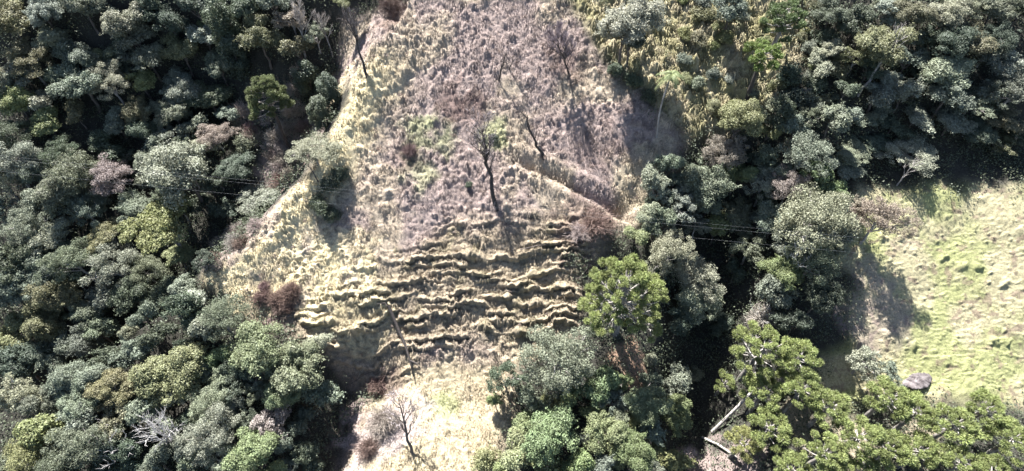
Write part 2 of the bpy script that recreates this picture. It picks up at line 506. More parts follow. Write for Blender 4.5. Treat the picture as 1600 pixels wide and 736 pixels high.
# ------------------------------------------------------------------ grass blades (uncountable)
def blades(x, y, z, h, w, spread, col, per, drape):
    """bent grass strands: up from the tuft, then hanging over, mostly downhill"""
    n = len(x)
    m = n * per
    X = np.repeat(x, per); Y = np.repeat(y, per)
    hh = np.repeat(h, per) * rng.uniform(0.5, 1.3, m)
    a = rng.uniform(0, 2 * math.pi, m)
    ro = rng.uniform(0, 1, m) ** 0.5 * spread * 0.5
    bx, by = X + np.cos(a) * ro, Y + np.sin(a) * ro
    Z = zground(bx, by)
    out = rng.uniform(0.2, 1.0, m)
    dx, dy = np.cos(a) * out, np.sin(a) * out - drape
    mx, my = bx + dx * hh * .45, by + dy * hh * .45
    mz = np.maximum(Z, zground(mx, my)) + hh * (0.55 - 0.3 * out)
    tx, ty = bx + dx * hh * 1.1, by + dy * hh * 1.1
    tz = zground(tx, ty) + hh * (.5 - .45 * out)
    tz = np.maximum(tz, mz - hh * .9)
    pa = np.arctan2(dy, dx) + math.pi / 2
    wx, wy = np.cos(pa) * w, np.sin(pa) * w
    V = np.empty((m, 5, 3))
    V[:, 0] = np.stack([bx - wx, by - wy, Z - 0.05], 1); V[:, 1] = np.stack([bx + wx, by + wy, Z - 0.05], 1)
    V[:, 2] = np.stack([mx + wx * .8, my + wy * .8, mz], 1); V[:, 3] = np.stack([mx - wx * .8, my - wy * .8, mz], 1)
    V[:, 4] = np.stack([tx, ty, tz], 1)
    k = np.arange(m)[:, None] * 5
    Fc = np.concatenate([k + np.array([[0, 1, 2]]), k + np.array([[0, 2, 3]]), k + np.array([[3, 2, 4]])], 1)
    cv = np.repeat(col * rng.uniform(0.6, 1.35, (n, 1)), per, 0) * rng.uniform(.75, 1.25, (m, 1))
    return V.reshape(-1, 3), Fc.ravel(), np.repeat(cv, 5, 0)

def scatter_grass(name, label, n, chooser, h0, h1, w, spread, per, tint, drape=.4):
    x = rng.uniform(-58, 62, n); y = rng.uniform(13, 70, n)
    M = masks(x, y)
    keep = rng.uniform(0, 1, n) < chooser(M, x, y)
    x, y = x[keep], y[keep]; M = [m[keep] for m in M]
    col = ground_colour(x, y, M) * tint
    V, Fc, c = blades(x, y, None, rng.uniform(h0, h1, len(x)), w, spread, col, per, drape)
    o = link(name, mesh_np(name, V, Fc, 3, M_GRASS, False, {'gcol': c}))
    tag(o, label, 'grass', kind='stuff')
patch = lambda x, y: sstep(.3, .55, fbm(x * .5, y * .7, 201, 3))
scatter_grass('dry_grass', 'dry straw coloured matted grass covering the open slope', 62000, lambda M, x, y: M[0] * (.25 + .75 * patch(x, y)), 0.2, 0.62, 0.022, 0.35, 8, 1.08, .45)
scatter_grass('lip_grass', 'long shaggy grass hanging over the cattle steps', 15000, lambda M, x, y: M[0] * M[3] * .9, 0.15, 0.42, 0.022, 0.3, 7, 1.05, .7)
scatter_grass('tussock_grass', 'coarse yellow-green tussock grass beside the rounded silver-green tree', 26000, lambda M, x, y: M[2] * (1 - M[0]), 0.3, 0.8, 0.035, 0.5, 10, 1.3)
scatter_grass('meadow_grass', 'short green pasture grass around the boulder', 30000, lambda M, x, y: M[1] * 0.7 * patch(x, y), 0.08, 0.25, 0.025, 0.3, 6, 1.1, .1)

# ------------------------------------------------------------------ leaf clouds
def leaf_cloud(P, N, size, rnd, fold=0.35, aspect=0.62):
    """one folded leaf at each point P with outward normal N"""
    n = len(P)
    N = N / (np.linalg.norm(N, axis=1, keepdims=True) + 1e-9)
    a = rnd.normal(size=(n, 3))
    u = np.cross(N, a); u /= np.linalg.norm(u, axis=1, keepdims=True) + 1e-9
    v = np.cross(N, u)
    s = (size * rnd.uniform(0.65, 1.35, n))[:, None]
    V = np.empty((n, 4, 3))
    V[:, 0] = P - u * s * 0.5
    V[:, 1] = P + v * s * 0.5 * aspect - N * s * fold * 0.5
    V[:, 2] = P + u * s * 0.5
    V[:, 3] = P - v * s * 0.5 * aspect - N * s * fold * 0.5
    return V.reshape(-1, 3)

def sph(n, rnd, zmin=-1.0):
    z = rnd.uniform(zmin, 1, n); a = rnd.uniform(0, 2 * math.pi, n)
    r = np.sqrt(np.clip(1 - z * z, 0, 1))
    return np.stack([r * np.cos(a), r * np.sin(a), z], 1)

def lobes_dome(n, R, Hh, rnd, zmin=-0.35, inner=0.62, ragged=0.22):
    D = sph(n, rnd, zmin)
    ang = np.arctan2(D[:, 1], D[:, 0])
    k = rnd.uniform(0, 6.28, 3)
    rg = 1 + ragged * (np.sin(2 * ang + k[0]) * 0.5 + np.sin(3 * ang + k[1]) * 0.4 + np.sin(5 * ang + k[2]) * 0.3)
    f = rnd.uniform(inner, 1.0, n) * rg
    return D * f[:, None] * np.array((R, R, Hh))

def cloud_from_lobes(Lc, Lr, per, size, rnd, flat=0.8, zmin=-0.5, jitter=0.75, up=0.35):
    P, N = [], []
    for c, r in zip(Lc, Lr):
        n = max(12, int(per * (r / np.mean(Lr)) ** 2))
        d = sph(n, rnd, zmin)
        q = d * np.array((r, r, r * flat)) * (0.55 + 0.75 * rnd.uniform(0, 1, (n, 1)) ** 0.8)
        P.append(c + q)
        N.append(d + rnd.normal(size=(n, 3)) * jitter + np.array((0, 0, up)))
    P = np.concatenate(P); N = np.concatenate(N)
    return leaf_cloud(P, N, size, rnd)

def sprigs(Lc, Lr, n, length, size, rnd):
    """loose leafy shoots that stick out of the lobes and break the outline"""
    q = rnd.integers(0, len(Lc), n)
    d = sph(n, rnd, -.3) + Lc[q] / (np.linalg.norm(Lc[q], axis=1, keepdims=True) + 1e-6) * .8
    d /= np.linalg.norm(d, axis=1, keepdims=True)
    m = 12
    t = np.tile(np.linspace(.2, 1, m), n)[:, None]
    D = np.repeat(d, m, 0)
    P = np.repeat(Lc[q] + d * Lr[q][:, None] * .7, m, 0) + D * t * np.repeat(length * rnd.uniform(.4, 1.1, n), m)[:, None]
    P[:, 2] -= t[:, 0] ** 2 * length * .25
    P += rnd.normal(size=P.shape) * size * .45
    return leaf_cloud(P, rnd.normal(size=P.shape) * .8 + np.array((0, 0, .7)), size, rnd)

def cloud_mesh(name, V, mat):
    return mesh_np(name, V, np.arange(len(V)), 4, mat)

class Proto: pass
PROTOS = {}
def make_proto(kind, seed):
    """crown, trunk and limb meshes of one tree, base at the origin"""
    rnd = np.random.default_rng(seed); pr = random.Random(seed)
    p = Proto()
    big = kind.endswith('_big')
    k = kind.split('_')[0]
    mat = M_LEAF
    bark = M_BARK
    if k == 'broad':
        p.R = 3.6 if big else 1.8
        p.hc = p.R * 1.4
        Lc, Lr = [], []
        m = pr.choice((3, 4, 5)) if big else pr.choice((2, 3))
        a0 = pr.uniform(0, 6.28)
        for q in range(m):
            a = a0 + q * 6.28 / m + pr.uniform(-.5, .5)
            rs = p.R * pr.uniform(.42, .66)
            off = max(0, p.R * pr.uniform(.8, 1.05) - rs)
            n = int((17 if big else 12) * (rs / p.R / .5) ** 1.5)
            D = lobes_dome(n, rs * .85, rs * .8, rnd, -.35, .5, .35)
            Lc.append(D + np.array((math.cos(a) * off, math.sin(a) * off, p.R * pr.uniform(-.28, .3))))
            Lr.append(p.R * (0.09 + 0.17 * rnd.uniform(0, 1, n) ** 1.4) * (1.0 if big else 1.25))
        Lc, Lr = np.concatenate(Lc), np.concatenate(Lr)
        V = cloud_from_lobes(Lc, Lr, 240 if big else 160, 0.2 if big else 0.17, rnd, zmin=-.45, jitter=.6)
        V = np.concatenate([V, sprigs(Lc, Lr, 150 if big else 60, p.R * .3, 0.19 if big else .16, rnd)])
    elif k == 'feathery':
        p.R = 3.6 if big else 1.8
        p.hc = p.R * 1.45
        n = 110 if big else 55
        Lc = lobes_dome(n, p.R * 0.95, p.R * 0.75, rnd, -0.3, 0.45, 0.3)
        Lr = p.R * rnd.uniform(0.09, 0.2, n)
        V = cloud_from_lobes(Lc, Lr, 130 if big else 85, 0.165 if big else 0.14, rnd, 0.6, -1, .8, 0.25)
        mat = M_FINE; bark = M_PALEBARK
    elif k == 'layered':
        p.R = 3.6; p.hc = p.R * 1.3
        Lc, Lr = [], []
        for q in range(13):
            a = pr.uniform(0, 6.28); d = math.sqrt(pr.uniform(0, 1)) * p.R * 0.72
            c0 = np.array((math.cos(a) * d, math.sin(a) * d, (1 - (d / p.R) ** 2) * p.R * 0.5 + pr.uniform(-.5, .3)))
            for j in range(8):
                b = pr.uniform(0, 6.28); e = math.sqrt(pr.uniform(0, 1)) * p.R * 0.3
                Lc.append(c0 + np.array((math.cos(b) * e, math.sin(b) * e, pr.uniform(-.18, .18)))); Lr.append(p.R * pr.uniform(0.1, 0.17))
        Lc, Lr = np.array(Lc), np.array(Lr)
        V = cloud_from_lobes(Lc, Lr, 150, 0.18, rnd, 0.5, -0.6, 0.6, 0.5)
        mat = M_FINE; bark = M_PALEBARK
    elif k == 'vine':
        p.R = 1.8; p.hc = 4.2
        Lc, Lr = [], []
        for q in range(34):
            a = pr.uniform(0, 6.28); zz = pr.uniform(-3.2, 2.0)
            rr = p.R * (0.75 if zz < 0.8 else 0.75 * (2.4 - zz) / 1.6) * pr.uniform(0.5, 1)
            Lc.append((math.cos(a) * rr, math.sin(a) * rr, zz)); Lr.append(pr.uniform(0.35, 0.6))
        Lc, Lr = np.array(Lc), np.array(Lr)
        V = cloud_from_lobes(Lc, Lr, 260, 0.18, rnd, 1.7, -0.8, 0.5, 0.0)
        bark = M_DARKBARK
    elif k == 'bush':
        p.R = 1.3; p.hc = 0.55
        n = 20
        Lc = lobes_dome(n, p.R * 0.75, p.R * 0.7, rnd, -0.1, 0.4, 0.3)
        Lr = p.R * rnd.uniform(0.22, 0.4, n)
        V = cloud_from_lobes(Lc, Lr, 150, 0.15, rnd)
    elif k == 'twiggy':
        p.R = 1.5; p.hc = 0.6
        n = 1900
        d = sph(n, rnd, -0.1); L = rnd.uniform(0.25, 1.0, n) * (.45 + .9 * fbm(d[:, 0] * 1.6 + seed, d[:, 1] * 1.6 + 3 * d[:, 2], 3, 2))
        P = d * L[:, None] * np.array((p.R, p.R, p.R * 0.9)) + np.array((0, 0, -0.3))
        dirv = d + rnd.normal(size=(n, 3)) * 0.55
        dirv /= np.linalg.norm(dirv, axis=1, keepdims=True)
        s = np.cross(dirv, rnd.normal(size=(n, 3))); s /= np.linalg.norm(s, axis=1, keepdims=True)
        ln = rnd.uniform(0.15, 0.5, (n, 1)); wd = 0.014
        V = np.stack([P - dirv * ln - s * wd, P - dirv * ln + s * wd, P + dirv * ln + s * wd * .6, P + dirv * ln - s * wd * .6], 1).reshape(-1, 3)
        mat = M_TWIG; bark = M_DARKBARK
        Lc = d[:12] * p.R * 0.7
    p.crown = cloud_mesh('crown', V + np.array((0, 0, p.hc)), mat)
    # trunk and limbs reach into the crown
    r0 = 0.055 * p.R + 0.03
    top = Vector((pr.uniform(-.1, .1) * p.R, pr.uniform(-.1, .1) * p.R, p.hc * 0.86))
    if k in ('bush', 'twiggy'):
        top = Vector((0, 0, 0.35)); r0 = 0.05
    tb = Tubes(7)
    pts = wander((0, 0, -0.9), top, 5, 0.03, pr)
    tb.add(pts, [r0 * (1.35 if i == 0 else 1 - 0.1 * i) for i in range(6)])
    p.trunk = tb.mesh('trunk', bark)
    p.limbs = []
    order = np.argsort(-np.linalg.norm(Lc[:, :2], axis=1)) if len(Lc) else []
    nl = 3 if k in ('bush', 'twiggy', 'vine') else 5
    sel = [order[int(i * len(order) * 0.5 / nl)] for i in range(nl)]
    for q in sel:
        e = Vector(Lc[q]) * 0.92 + Vector((0, 0, p.hc))
        tb = Tubes(5)
        st = pts[3].lerp(pts[5], pr.uniform(0, 1)) if k not in ('bush', 'twiggy') else Vector((0, 0, 0.2))
        lp = wander(st, e, 4, 0.06, pr, 0.08)
        tb.add(lp, [r0 * 0.55, r0 * 0.45, r0 * 0.33, r0 * 0.22, r0 * 0.1])
        for j in (1, 2, 3):
            e2 = lp[j] + Vector((pr.uniform(-1, 1), pr.uniform(-1, 1), pr.uniform(0.1, 0.9))) * p.R * 0.3
            tb.add(wander(lp[j], e2, 2, 0.08, pr), [r0 * 0.22, r0 * 0.15, r0 * 0.06])
        p.limbs.append(tb.mesh('limb', bark))
    return p

for kind, n in (('broad_big', 6), ('broad_small', 5), ('feathery_big', 4), ('feathery_small', 3), ('layered', 3), ('vine', 3), ('bush', 4), ('twiggy', 3)):
    PROTOS[kind] = [make_proto(kind, 100 + 13 * i + 7 * len(kind)) for i in range(n)]

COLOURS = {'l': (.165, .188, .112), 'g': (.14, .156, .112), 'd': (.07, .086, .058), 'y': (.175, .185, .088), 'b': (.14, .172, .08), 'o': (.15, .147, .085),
           's': (.21, .22, .165), 'p': (.24, .205, .175), 'r': (.15, .105, .09)}
NAMES = {'broad': 'broadleaf_tree', 'feathery': 'feathery_tree', 'layered': 'flat_topped_tree', 'vine': 'vine_draped_tree', 'bush': 'bush', 'twiggy': 'dry_shrub'}
rt = random.Random(3)
counter = {}
def place_tree(px, py, rpx, kind, c, label, group=None, low=1.0):
    """a tree whose crown is seen at (px, py) with radius rpx; it stands on the ground under that crown"""
    rpx *= 1.08
    r = rpx * 62.0 / F
    for _ in range(3):
        kk = kind
        if kind in ('broad', 'feathery'):
            kk = kind + ('_big' if r > 2.3 else '_small')
        plist = PROTOS[kk]
        i = counter.setdefault(kk, 0)
        p = plist[i % len(plist)]
        s = r / p.R
        P, t = hit([px], [py], zfast, p.hc * s * low)
        r = rpx * t[0] / F
    counter[kk] += 1
    x, y = float(P[0, 0]), float(P[0, 1])
    z = float(zground(np.array([x]), np.array([y]))[0]) - 0.05
    root = link(NAMES[kind], None)
    root.location = (x, y, z)
    root.rotation_euler = (rt.uniform(-.05, .05), rt.uniform(-.05, .05), rt.uniform(0, 6.283))
    root.scale = (s * rt.uniform(.84, 1.16), s * rt.uniform(.84, 1.16), s * rt.uniform(.96, 1.06) * low)
    cat = {'bush': 'bush', 'twiggy': 'shrub'}.get(kind, 'tree')
    tag(root, label, cat, group)
    link('trunk', p.trunk, root)
    for m in p.limbs:
        link('limb' if kind not in ('bush', 'twiggy') else 'stem', m, root)
    cr = link('crown' if kind not in ('bush', 'twiggy') else 'foliage' if kind == 'bush' else 'twigs', p.crown, root)
    v = rt.uniform(.85, 1.18)
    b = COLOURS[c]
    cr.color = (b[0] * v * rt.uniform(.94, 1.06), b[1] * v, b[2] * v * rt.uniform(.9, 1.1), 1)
    return root

# ------------------------------------------------------------------ the trees, one by one: x, y, radius in the photograph, kind, colour, label
B, FT, LY, VN, BU, TW = 'broad', 'feathery', 'layered', 'vine', 'bush', 'twiggy'
TREES = [
 # upper left forest
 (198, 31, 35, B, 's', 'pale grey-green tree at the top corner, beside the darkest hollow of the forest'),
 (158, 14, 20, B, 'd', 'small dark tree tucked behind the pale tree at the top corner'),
 (262, 28, 32, B, 'd', 'very dark tree deep in the shaded hollow near the top corner'),  # dark leaf colour put in for the shade of this hollow
 (306, 12, 24, B, 'd', 'dark tree at the top edge above a tiny bright green bush'),  # leaves darkened to imitate the hollow's shadow
 (232, 8, 24, B, 'd', 'dark tree on the top edge between the pale corner tree and the hollow'),  # shade of the hollow given as dark leaf colour
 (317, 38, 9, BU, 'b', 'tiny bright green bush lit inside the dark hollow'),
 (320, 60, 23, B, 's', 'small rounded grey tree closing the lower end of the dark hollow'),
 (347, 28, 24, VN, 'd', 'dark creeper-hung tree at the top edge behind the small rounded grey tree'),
 (362, 78, 22, VN, 'd', 'narrow tree wrapped in hanging creeper beside the large grey-olive tree'),
 (405, 54, 40, B, 'o', 'large grey-olive tree with a creeper-hung trunk near the top edge'),
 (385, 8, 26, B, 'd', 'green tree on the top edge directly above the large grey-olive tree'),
 (428, 5, 24, B, 'g', 'grey-green tree on the top edge beside the half-bare pinkish tree'),
 (455, 30, 24, FT, 'p', 'pinkish half-bare tree at the top edge of the forest'),
 (466, 76, 26, B, 'o', 'olive tree below the pinkish half-bare tree at the top edge'),
 (492, 54, 20, FT, 's', 'silvery thin-leaved tree next to the leaning dead tree'),
 (546, 6, 30, LY, 'y', 'yellow-green flat tree top cut by the top edge, above the leaning dead tree'),
 (283, 80, 32, B, 'o', 'olive-topped tree just below the dark hollow'),
 (232, 90, 32, B, 'g', 'grey-green tree below the dark hollow and above a yellow-green crown'),
 (160, 95, 18, B, 'y', 'small yellowish tree below the pale tree at the top corner'),
 (345, 106, 30, B, 'g', 'grey-green tree below the narrow creeper-wrapped tree'),
 (172, 130, 36, FT, 's', 'smooth silvery fine-leaved tree below the small yellowish tree'),
 (221, 130, 24, B, 'y', 'yellow-green crown between the smooth silvery tree and a dense grey tree'),
 (277, 135, 35, B, 'g', 'dense grey tree in the middle of the upper forest'),
 (211, 166, 29, B, 'o', 'olive tree under the yellow-green crown of the upper forest'),
 (272, 176, 30, B, 'g', 'grey-green tree under the dense grey tree of the upper forest'),
 (326, 152, 34, B, 'd', 'dark conical tree at the inner edge of the upper forest'),
 (180, 192, 24, B, 'g', 'grey-green tree under the smooth silvery tree'),
 (226, 205, 27, B, 'd', 'dark tree above the biggest grey tree, next to a pinkish one'),
 (165, 224, 26, B, 'd', 'dark tree under the smooth silvery fine-leaved tree, two crowns down'),
 (336, 212, 30, FT, 'p', 'pinkish thin-leaved tree above the biggest grey tree'),
 (300, 200, 24, B, 'g', 'grey-green tree squeezed between the pinkish thin tree and the dark one'),
 (378, 176, 20, TW, 'p', 'pinkish dry shrub behind the tall dark-trunked pine'),
 (392, 204, 17, TW, 'r', 'reddish dry shrub beside the trunk of the tall dark-trunked pine'),
 (384, 226, 20, BU, 'g', 'green bush left of the trunk of the tall dark-trunked pine'),
 (470, 112, 18, TW, 'p', 'pale dry shrub on the upper side of the shaded thicket'),
 (458, 172, 20, TW, 'p', 'pale pinkish dry shrub between the dark-trunked pine and the shaded thicket'),
 (445, 245, 18, TW, 'p', 'pinkish dry shrub at the foot of the dark-trunked pine'),
 (470, 200, 18, TW, 'r', 'reddish dry shrub above the silvery tree on the ridge'),
 (480, 118, 22, VN, 'd', 'dark creeper-hung tree in the shaded thicket beside the ridge'),
 (512, 138, 20, VN, 'd', 'dark creeper-hung tree on the ridge side of the shaded thicket'),
 (500, 170, 20, VN, 'd', 'lowest dark creeper-hung tree of the shaded thicket'),
 (285, 270, 60, B, 's', 'biggest rounded grey tree of the forest, near the round tree on the slope'),
 (240, 248, 28, B, 'g', 'grey-green tree leaning against the biggest rounded grey tree'),
 (177, 280, 32, FT, 'p', 'pinkish grey thin-leaved tree beside the biggest rounded grey tree'),
 (152, 312, 20, B, 'g', 'small grey-green tree above the brownish flat tree'),
 (207, 322, 30, B, 'g', 'green tree below the pinkish grey tree and above the yellow flat-topped tree'),
 (172, 368, 32, LY, 'o', 'brownish-olive flat tree beside the wide yellow-green flat-topped tree'),
 (262, 362, 56, LY, 'y', 'wide yellow-green flat-topped tree with tiered foliage'),
 (276, 402, 26, LY, 'y', 'lower tier yellow-green tree under the wide flat-topped tree'),
 (402, 308, 33, B, 'g', 'round green tree with its leaning trunk on the pale ridge'),
 (368, 262, 28, B, 'd', 'dark tree between the biggest grey tree and the dark-trunked pine'),
 (350, 330, 24, B, 'd', 'dark tree in the shade under the biggest rounded grey tree'),
 (372, 362, 18, TW, 'p', 'pinkish dry shrub on the bank below the round green tree'),
 (345, 385, 16, TW, 'p', 'pinkish dry shrub lowest on the bank below the round green tree'),
 (490, 235, 36, FT, 's', 'silvery thin-leaved tree on the ridge casting a dark shadow'),
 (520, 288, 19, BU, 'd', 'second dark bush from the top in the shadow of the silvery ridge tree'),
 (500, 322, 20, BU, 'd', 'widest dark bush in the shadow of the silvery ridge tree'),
 # middle and lower left forest
 (177, 415, 36, FT, 's', 'silvery thin-leaved tree below the brownish-olive flat tree'),
 (232, 424, 30, FT, 'g', 'greyish feathery tree under the wide yellow-green flat-topped tree'),
 (286, 448, 20, B, 's', 'small pale round tree under the lower tier yellow-green tree'),
 (255, 462, 30, B, 'd', 'dark tree beside the small pale round tree'),
 (207, 462, 32, B, 'd', 'dark tree in the middle of the lower forest, above a grey-green one'),
 (162, 466, 28, B, 'g', 'grey-green tree below the silvery thin-leaved tree of the lower forest'),
 (221, 492, 26, B, 'g', 'grey-green tree under the dark tree of the lower forest'),
 (346, 500, 34, FT, 'g', 'broad grey-green feathery tree at the foot of the pale ridge'),
 (288, 494, 32, B, 'd', 'dark tree behind the broad feathery tree at the foot of the ridge'),
 (160, 520, 28, B, 'g', 'grey-green tree beside a very small pale crown in the lower forest'),
 (201, 518, 16, B, 's', 'very small pale crown between dark trees of the lower forest'),
 (208, 554, 30, B, 'g', 'grey-green tree beside the yellow-green dome of the lower forest'),
 (252, 526, 26, B, 'd', 'dark tree just above the yellow-green dome'),
 (323, 512, 30, B, 'g', 'grey-green tree under the broad feathery tree at the foot of the ridge'),
 (164, 562, 24, B, 'd', 'dark tree above the russet-olive flat tree'),
 (269, 582, 46, B, 'y', 'yellow-green dome-shaped tree of the lower forest'),
 (176, 608, 42, LY, 'o', 'russet-olive flat tree beside the yellow-green dome-shaped tree'),
 (341, 558, 23, B, 'b', 'small bright green tree between the yellow-green dome and the big light tree'),
 (404, 545, 46, B, 'l', 'big light green tree at the foot of the dark bracken patch'),
 (456, 572, 46, B, 'l', 'big pale green tree beside the shaded hollow below the cattle steps'),
 (490, 606, 32, B, 'g', 'grey-green tree hanging over the shaded hollow below the cattle steps'),
 (440, 618, 34, B, 'l', 'light green tree below the big pale green tree'),
 (430, 654, 32, FT, 'p', 'pinkish grey thin-leaved tree above the bright green tree at the bottom edge'),
 (328, 630, 36, FT, 's', 'pale silvery feathery tree beside the bleached curved branches'),
 (332, 676, 42, FT, 's', 'larger pale silvery feathery tree near the bottom edge'),
 (391, 706, 44, B, 'b', 'large bright green tree at the bottom edge of the forest'),
 (424, 734, 22, B, 'y', 'yellow-green crown cut by the bottom edge'),
 (232, 645, 30, B, 'g', 'grey-green tree above the bleached curved branches'),
 (192, 648, 30, FT, 'o', 'olive feathery tree below the russet-olive flat tree'),
 (164, 700, 28, B, 'd', 'dark tree behind the low white branches near the bottom corner'),
 (248, 722, 30, B, 'g', 'grey-green tree cut by the bottom edge below the bleached curved branches'),
 (305, 730, 28, B, 'g', 'grey-green tree cut by the bottom edge between two silvery crowns'),
 (474, 660, 26, B, 'd', 'dark tree at the edge of the deep shade beside the pale clearing'),
 (478, 714, 26, B, 'd', 'lowest dark tree of the forest beside the pale clearing'),
 # open slope
 (610, 14, 20, TW, 'r', 'dark reddish dry shrub at the top of the open slope'),
 (772, 216, 9, BU, 'd', 'small dark green bush on the open slope between the two dead trees'),
 (733, 290, 7, BU, 'd', 'tiny dark bush left of the dead tree in the middle of the slope'),
 (640, 234, 15, TW, 'r', 'low brown dry shrub by the green patch on the slope'),
 (930, 350, 26, TW, 'r', 'wide tangle of dead brown stalks above the large central pine'),
 (905, 365, 18, TW, 'p', 'pale tangle of dead stalks beside the wide brown one'),
 (590, 600, 20, TW, 'r', 'brown dry shrub on the edge of the pale clearing'),
 (600, 655, 26, TW, 'p', 'pale mauve dry shrub behind the bare tree in the pale clearing'),
 (575, 700, 22, TW, 'r', 'reddish dry shrub at the bottom edge of the pale clearing'),
 # upper right
 (977, 46, 46, B, 's', 'large rounded silver-green tree casting a long shadow down the slope'),
 (985, 74, 26, B, 'd', 'added dark crown standing in for the shaded underside of the large rounded silver-green tree'),  # dark leaf colour imitates shade under the silver-green crown
 (1100, 300, 30, B, 's', 'pale tree leaning on the large grey-green tree at the slope edge'),
 (1060, 325, 28, FT, 's', 'pale feathery tree above the silvery drooping tree by the power lines'),
 (1150, 330, 34, B, 'g', 'dense grey-green tree over the power lines, beside the fresh green one'),
 (1175, 385, 28, FT, 'g', 'thin grey-green tree between the dark gully and the bleached branches'),
 (962, 112, 15, BU, 'd', 'dark bush at the foot of the large rounded silver-green tree'),  # dark shade plant, also added to deepen the tree's cast shadow
 (990, 130, 17, BU, 'd', 'dark bush in the middle of the long tree shadow'),  # plant in the shade, its dark leaves strengthen the cast shadow
 (1012, 152, 14, BU, 'd', 'dark bush low in the long tree shadow, near the slender palm'),  # last shade plant added to darken the tree's shadow
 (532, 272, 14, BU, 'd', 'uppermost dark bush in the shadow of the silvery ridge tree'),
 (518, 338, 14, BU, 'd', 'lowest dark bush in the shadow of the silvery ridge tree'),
 (1140, 22, 26, B, 'g', 'grey-green tree at the top edge beside the dark green pine'),
 (1098, 26, 18, BU, 'o', 'olive bush among tussocks at the top edge'),
 (1088, 66, 16, BU, 'o', 'olive bush among tussocks above the slender palm'),
 (1130, 60, 16, BU, 'y', 'yellowish bush among tussocks between the palm and the flat pine'),
 (1300, 18, 30, B, 'd', 'dark tree at the top edge in the shaded gully'),
 (1340, 34, 28, B, 'd', 'dark tree under the shaded gully beside the spreading grey-olive tree'),
 (1288, 60, 20, BU, 'd', 'dark bush below the shaded gully'),
 (1376, 76, 42, B, 'o', 'spreading grey-olive tree with pale forked branches'),
 (1428, 24, 36, B, 'o', 'grey-olive tree at the top edge above the spreading grey-olive tree'),
 (1420, 92, 26, B, 'g', 'grey-green tree beside the spreading grey-olive tree'),
 (1338, 92, 24, FT, 'o', 'thin olive feathery tree in front of the spreading grey-olive tree'),
 (1415, 146, 27, B, 's', 'pale grey tree below the spreading grey-olive tree'),
 (1371, 150, 27, B, 'g', 'grey-green tree at the foot of the pale forked trunk'),
 (1432, 182, 28, B, 's', 'pale grey tree above the wide pale tree at the meadow top'),
 (1398, 194, 26, B, 'd', 'dark tree above the wide pale tree at the meadow top'),
 (1420, 236, 40, FT, 's', 'wide pale feathery tree at the top of the green meadow'),
 (1154, 192, 38, B, 'y', 'yellow-green round tree below the flat bright pine'),
 (1200, 208, 19, B, 'y', 'small yellow-green tree beside the yellow-green round tree'),
 (1256, 238, 36, FT, 's', 'silvery tree beside the small yellow-green tree'),
 (1132, 240, 34, FT, 'p', 'pinkish grey tree under the yellow-green round tree'),
 (1216, 180, 25, B, 'd', 'dark tree shaded by the flat bright pine'),
 (1300, 192, 29, B, 'g', 'grey-green tree in the middle of the right forest'),
 (1332, 238, 30, B, 'g', 'grey-green tree above the bright pair of crowns'),
 (1371, 222, 24, B, 'd', 'dark tree behind the wide pale feathery tree'),
 (1350, 186, 22, B, 'g', 'small grey-green tree under the pale forked trunk'),
 (1250, 160, 24, BU, 'd', 'dark bush in the shade below the dark green pine'),
 (1272, 128, 22, BU, 'd', 'dark bush under the dark green pine'),
 (1302, 112, 20, BU, 'o', 'olive bush on the sunny gap above the pale forked trunk'),
 (1228, 124, 22, BU, 'd', 'dark bush right behind the flat bright pine'),
 (1322, 142, 22, B, 'd', 'dark small tree left of the pale forked trunk'),
 # middle right
 (1106, 285, 42, B, 'g', 'large grey-green tree at the edge of the open slope'),
 (1154, 270, 30, B, 'b', 'fresh green tree beside the large grey-green tree at the slope edge'),
 (1195, 287, 30, FT, 's', 'whitish feathery tree between the fresh green tree and the bare-topped one'),
 (1234, 292, 30, FT, 'p', 'whitish pink bare-topped tree above the big pale grey tree'),
 (1274, 284, 29, B, 'b', 'bright green crown, larger of the bright pair near the meadow'),
 (1306, 300, 19, B, 'b', 'bright green crown, smaller of the bright pair near the meadow'),
 (1371, 345, 36, FT, 'p', 'low spreading pinkish tree on the meadow edge'),
 (1335, 325, 22, FT, 'p', 'small pinkish tree joining the low spreading tree on the meadow edge'),
 (1273, 345, 54, FT, 's', 'big pale grey tree overhanging the meadow edge'),
 (1212, 346, 32, B, 'g', 'grey-green tree beside the big pale grey tree'),
 (1222, 420, 34, B, 'b', 'green tree with bleached branches showing through its crown'),
 (1272, 408, 38, FT, 'g', 'grey-green feathery tree under the big pale grey tree'),
 (1216, 458, 28, B, 'g', 'grey-green tree below the green tree with bleached branches'),
 (1284, 462, 34, B, 'd', 'dark tree throwing shade on the meadow'),
 (1190, 496, 24, TW, 'p', 'pinkish dry shrub above the pine grove'),
 (1242, 506, 26, B, 'd', 'dark tree between the pinkish dry shrub and the meadow'),
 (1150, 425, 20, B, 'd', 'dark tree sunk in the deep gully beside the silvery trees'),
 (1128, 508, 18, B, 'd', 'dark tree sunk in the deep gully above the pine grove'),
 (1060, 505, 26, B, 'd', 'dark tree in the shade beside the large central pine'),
 (1045, 256, 22, B, 'g', 'small grey-green tree at the foot of the slender palm'),
 (1018, 318, 15, BU, 'd', 'dark bush at the mouth of the rut on the slope'),
 (1034, 350, 26, B, 'g', 'grey-green tree above the silvery round-leaved tree'),
 (994, 367, 20, B, 'y', 'small yellow-green tree just above the large central pine'),
 (1090, 352, 24, FT, 's', 'silvery drooping tree by the power lines'),
 (1120, 356, 27, B, 'y', 'bright yellow-green tree behind the power lines'),
 (1046, 394, 36, FT, 's', 'silvery round-leaved tree behind the large central pine'),
 (1080, 428, 34, FT, 's', 'silvery tree halfway down beside the large central pine'),
 (1094, 470, 42, B, 's', 'light green tree beside the dark gully and the large central pine'),
 # bottom
 (789, 590, 28, FT, 'd', 'dark olive thin tree beside the pale clearing'),
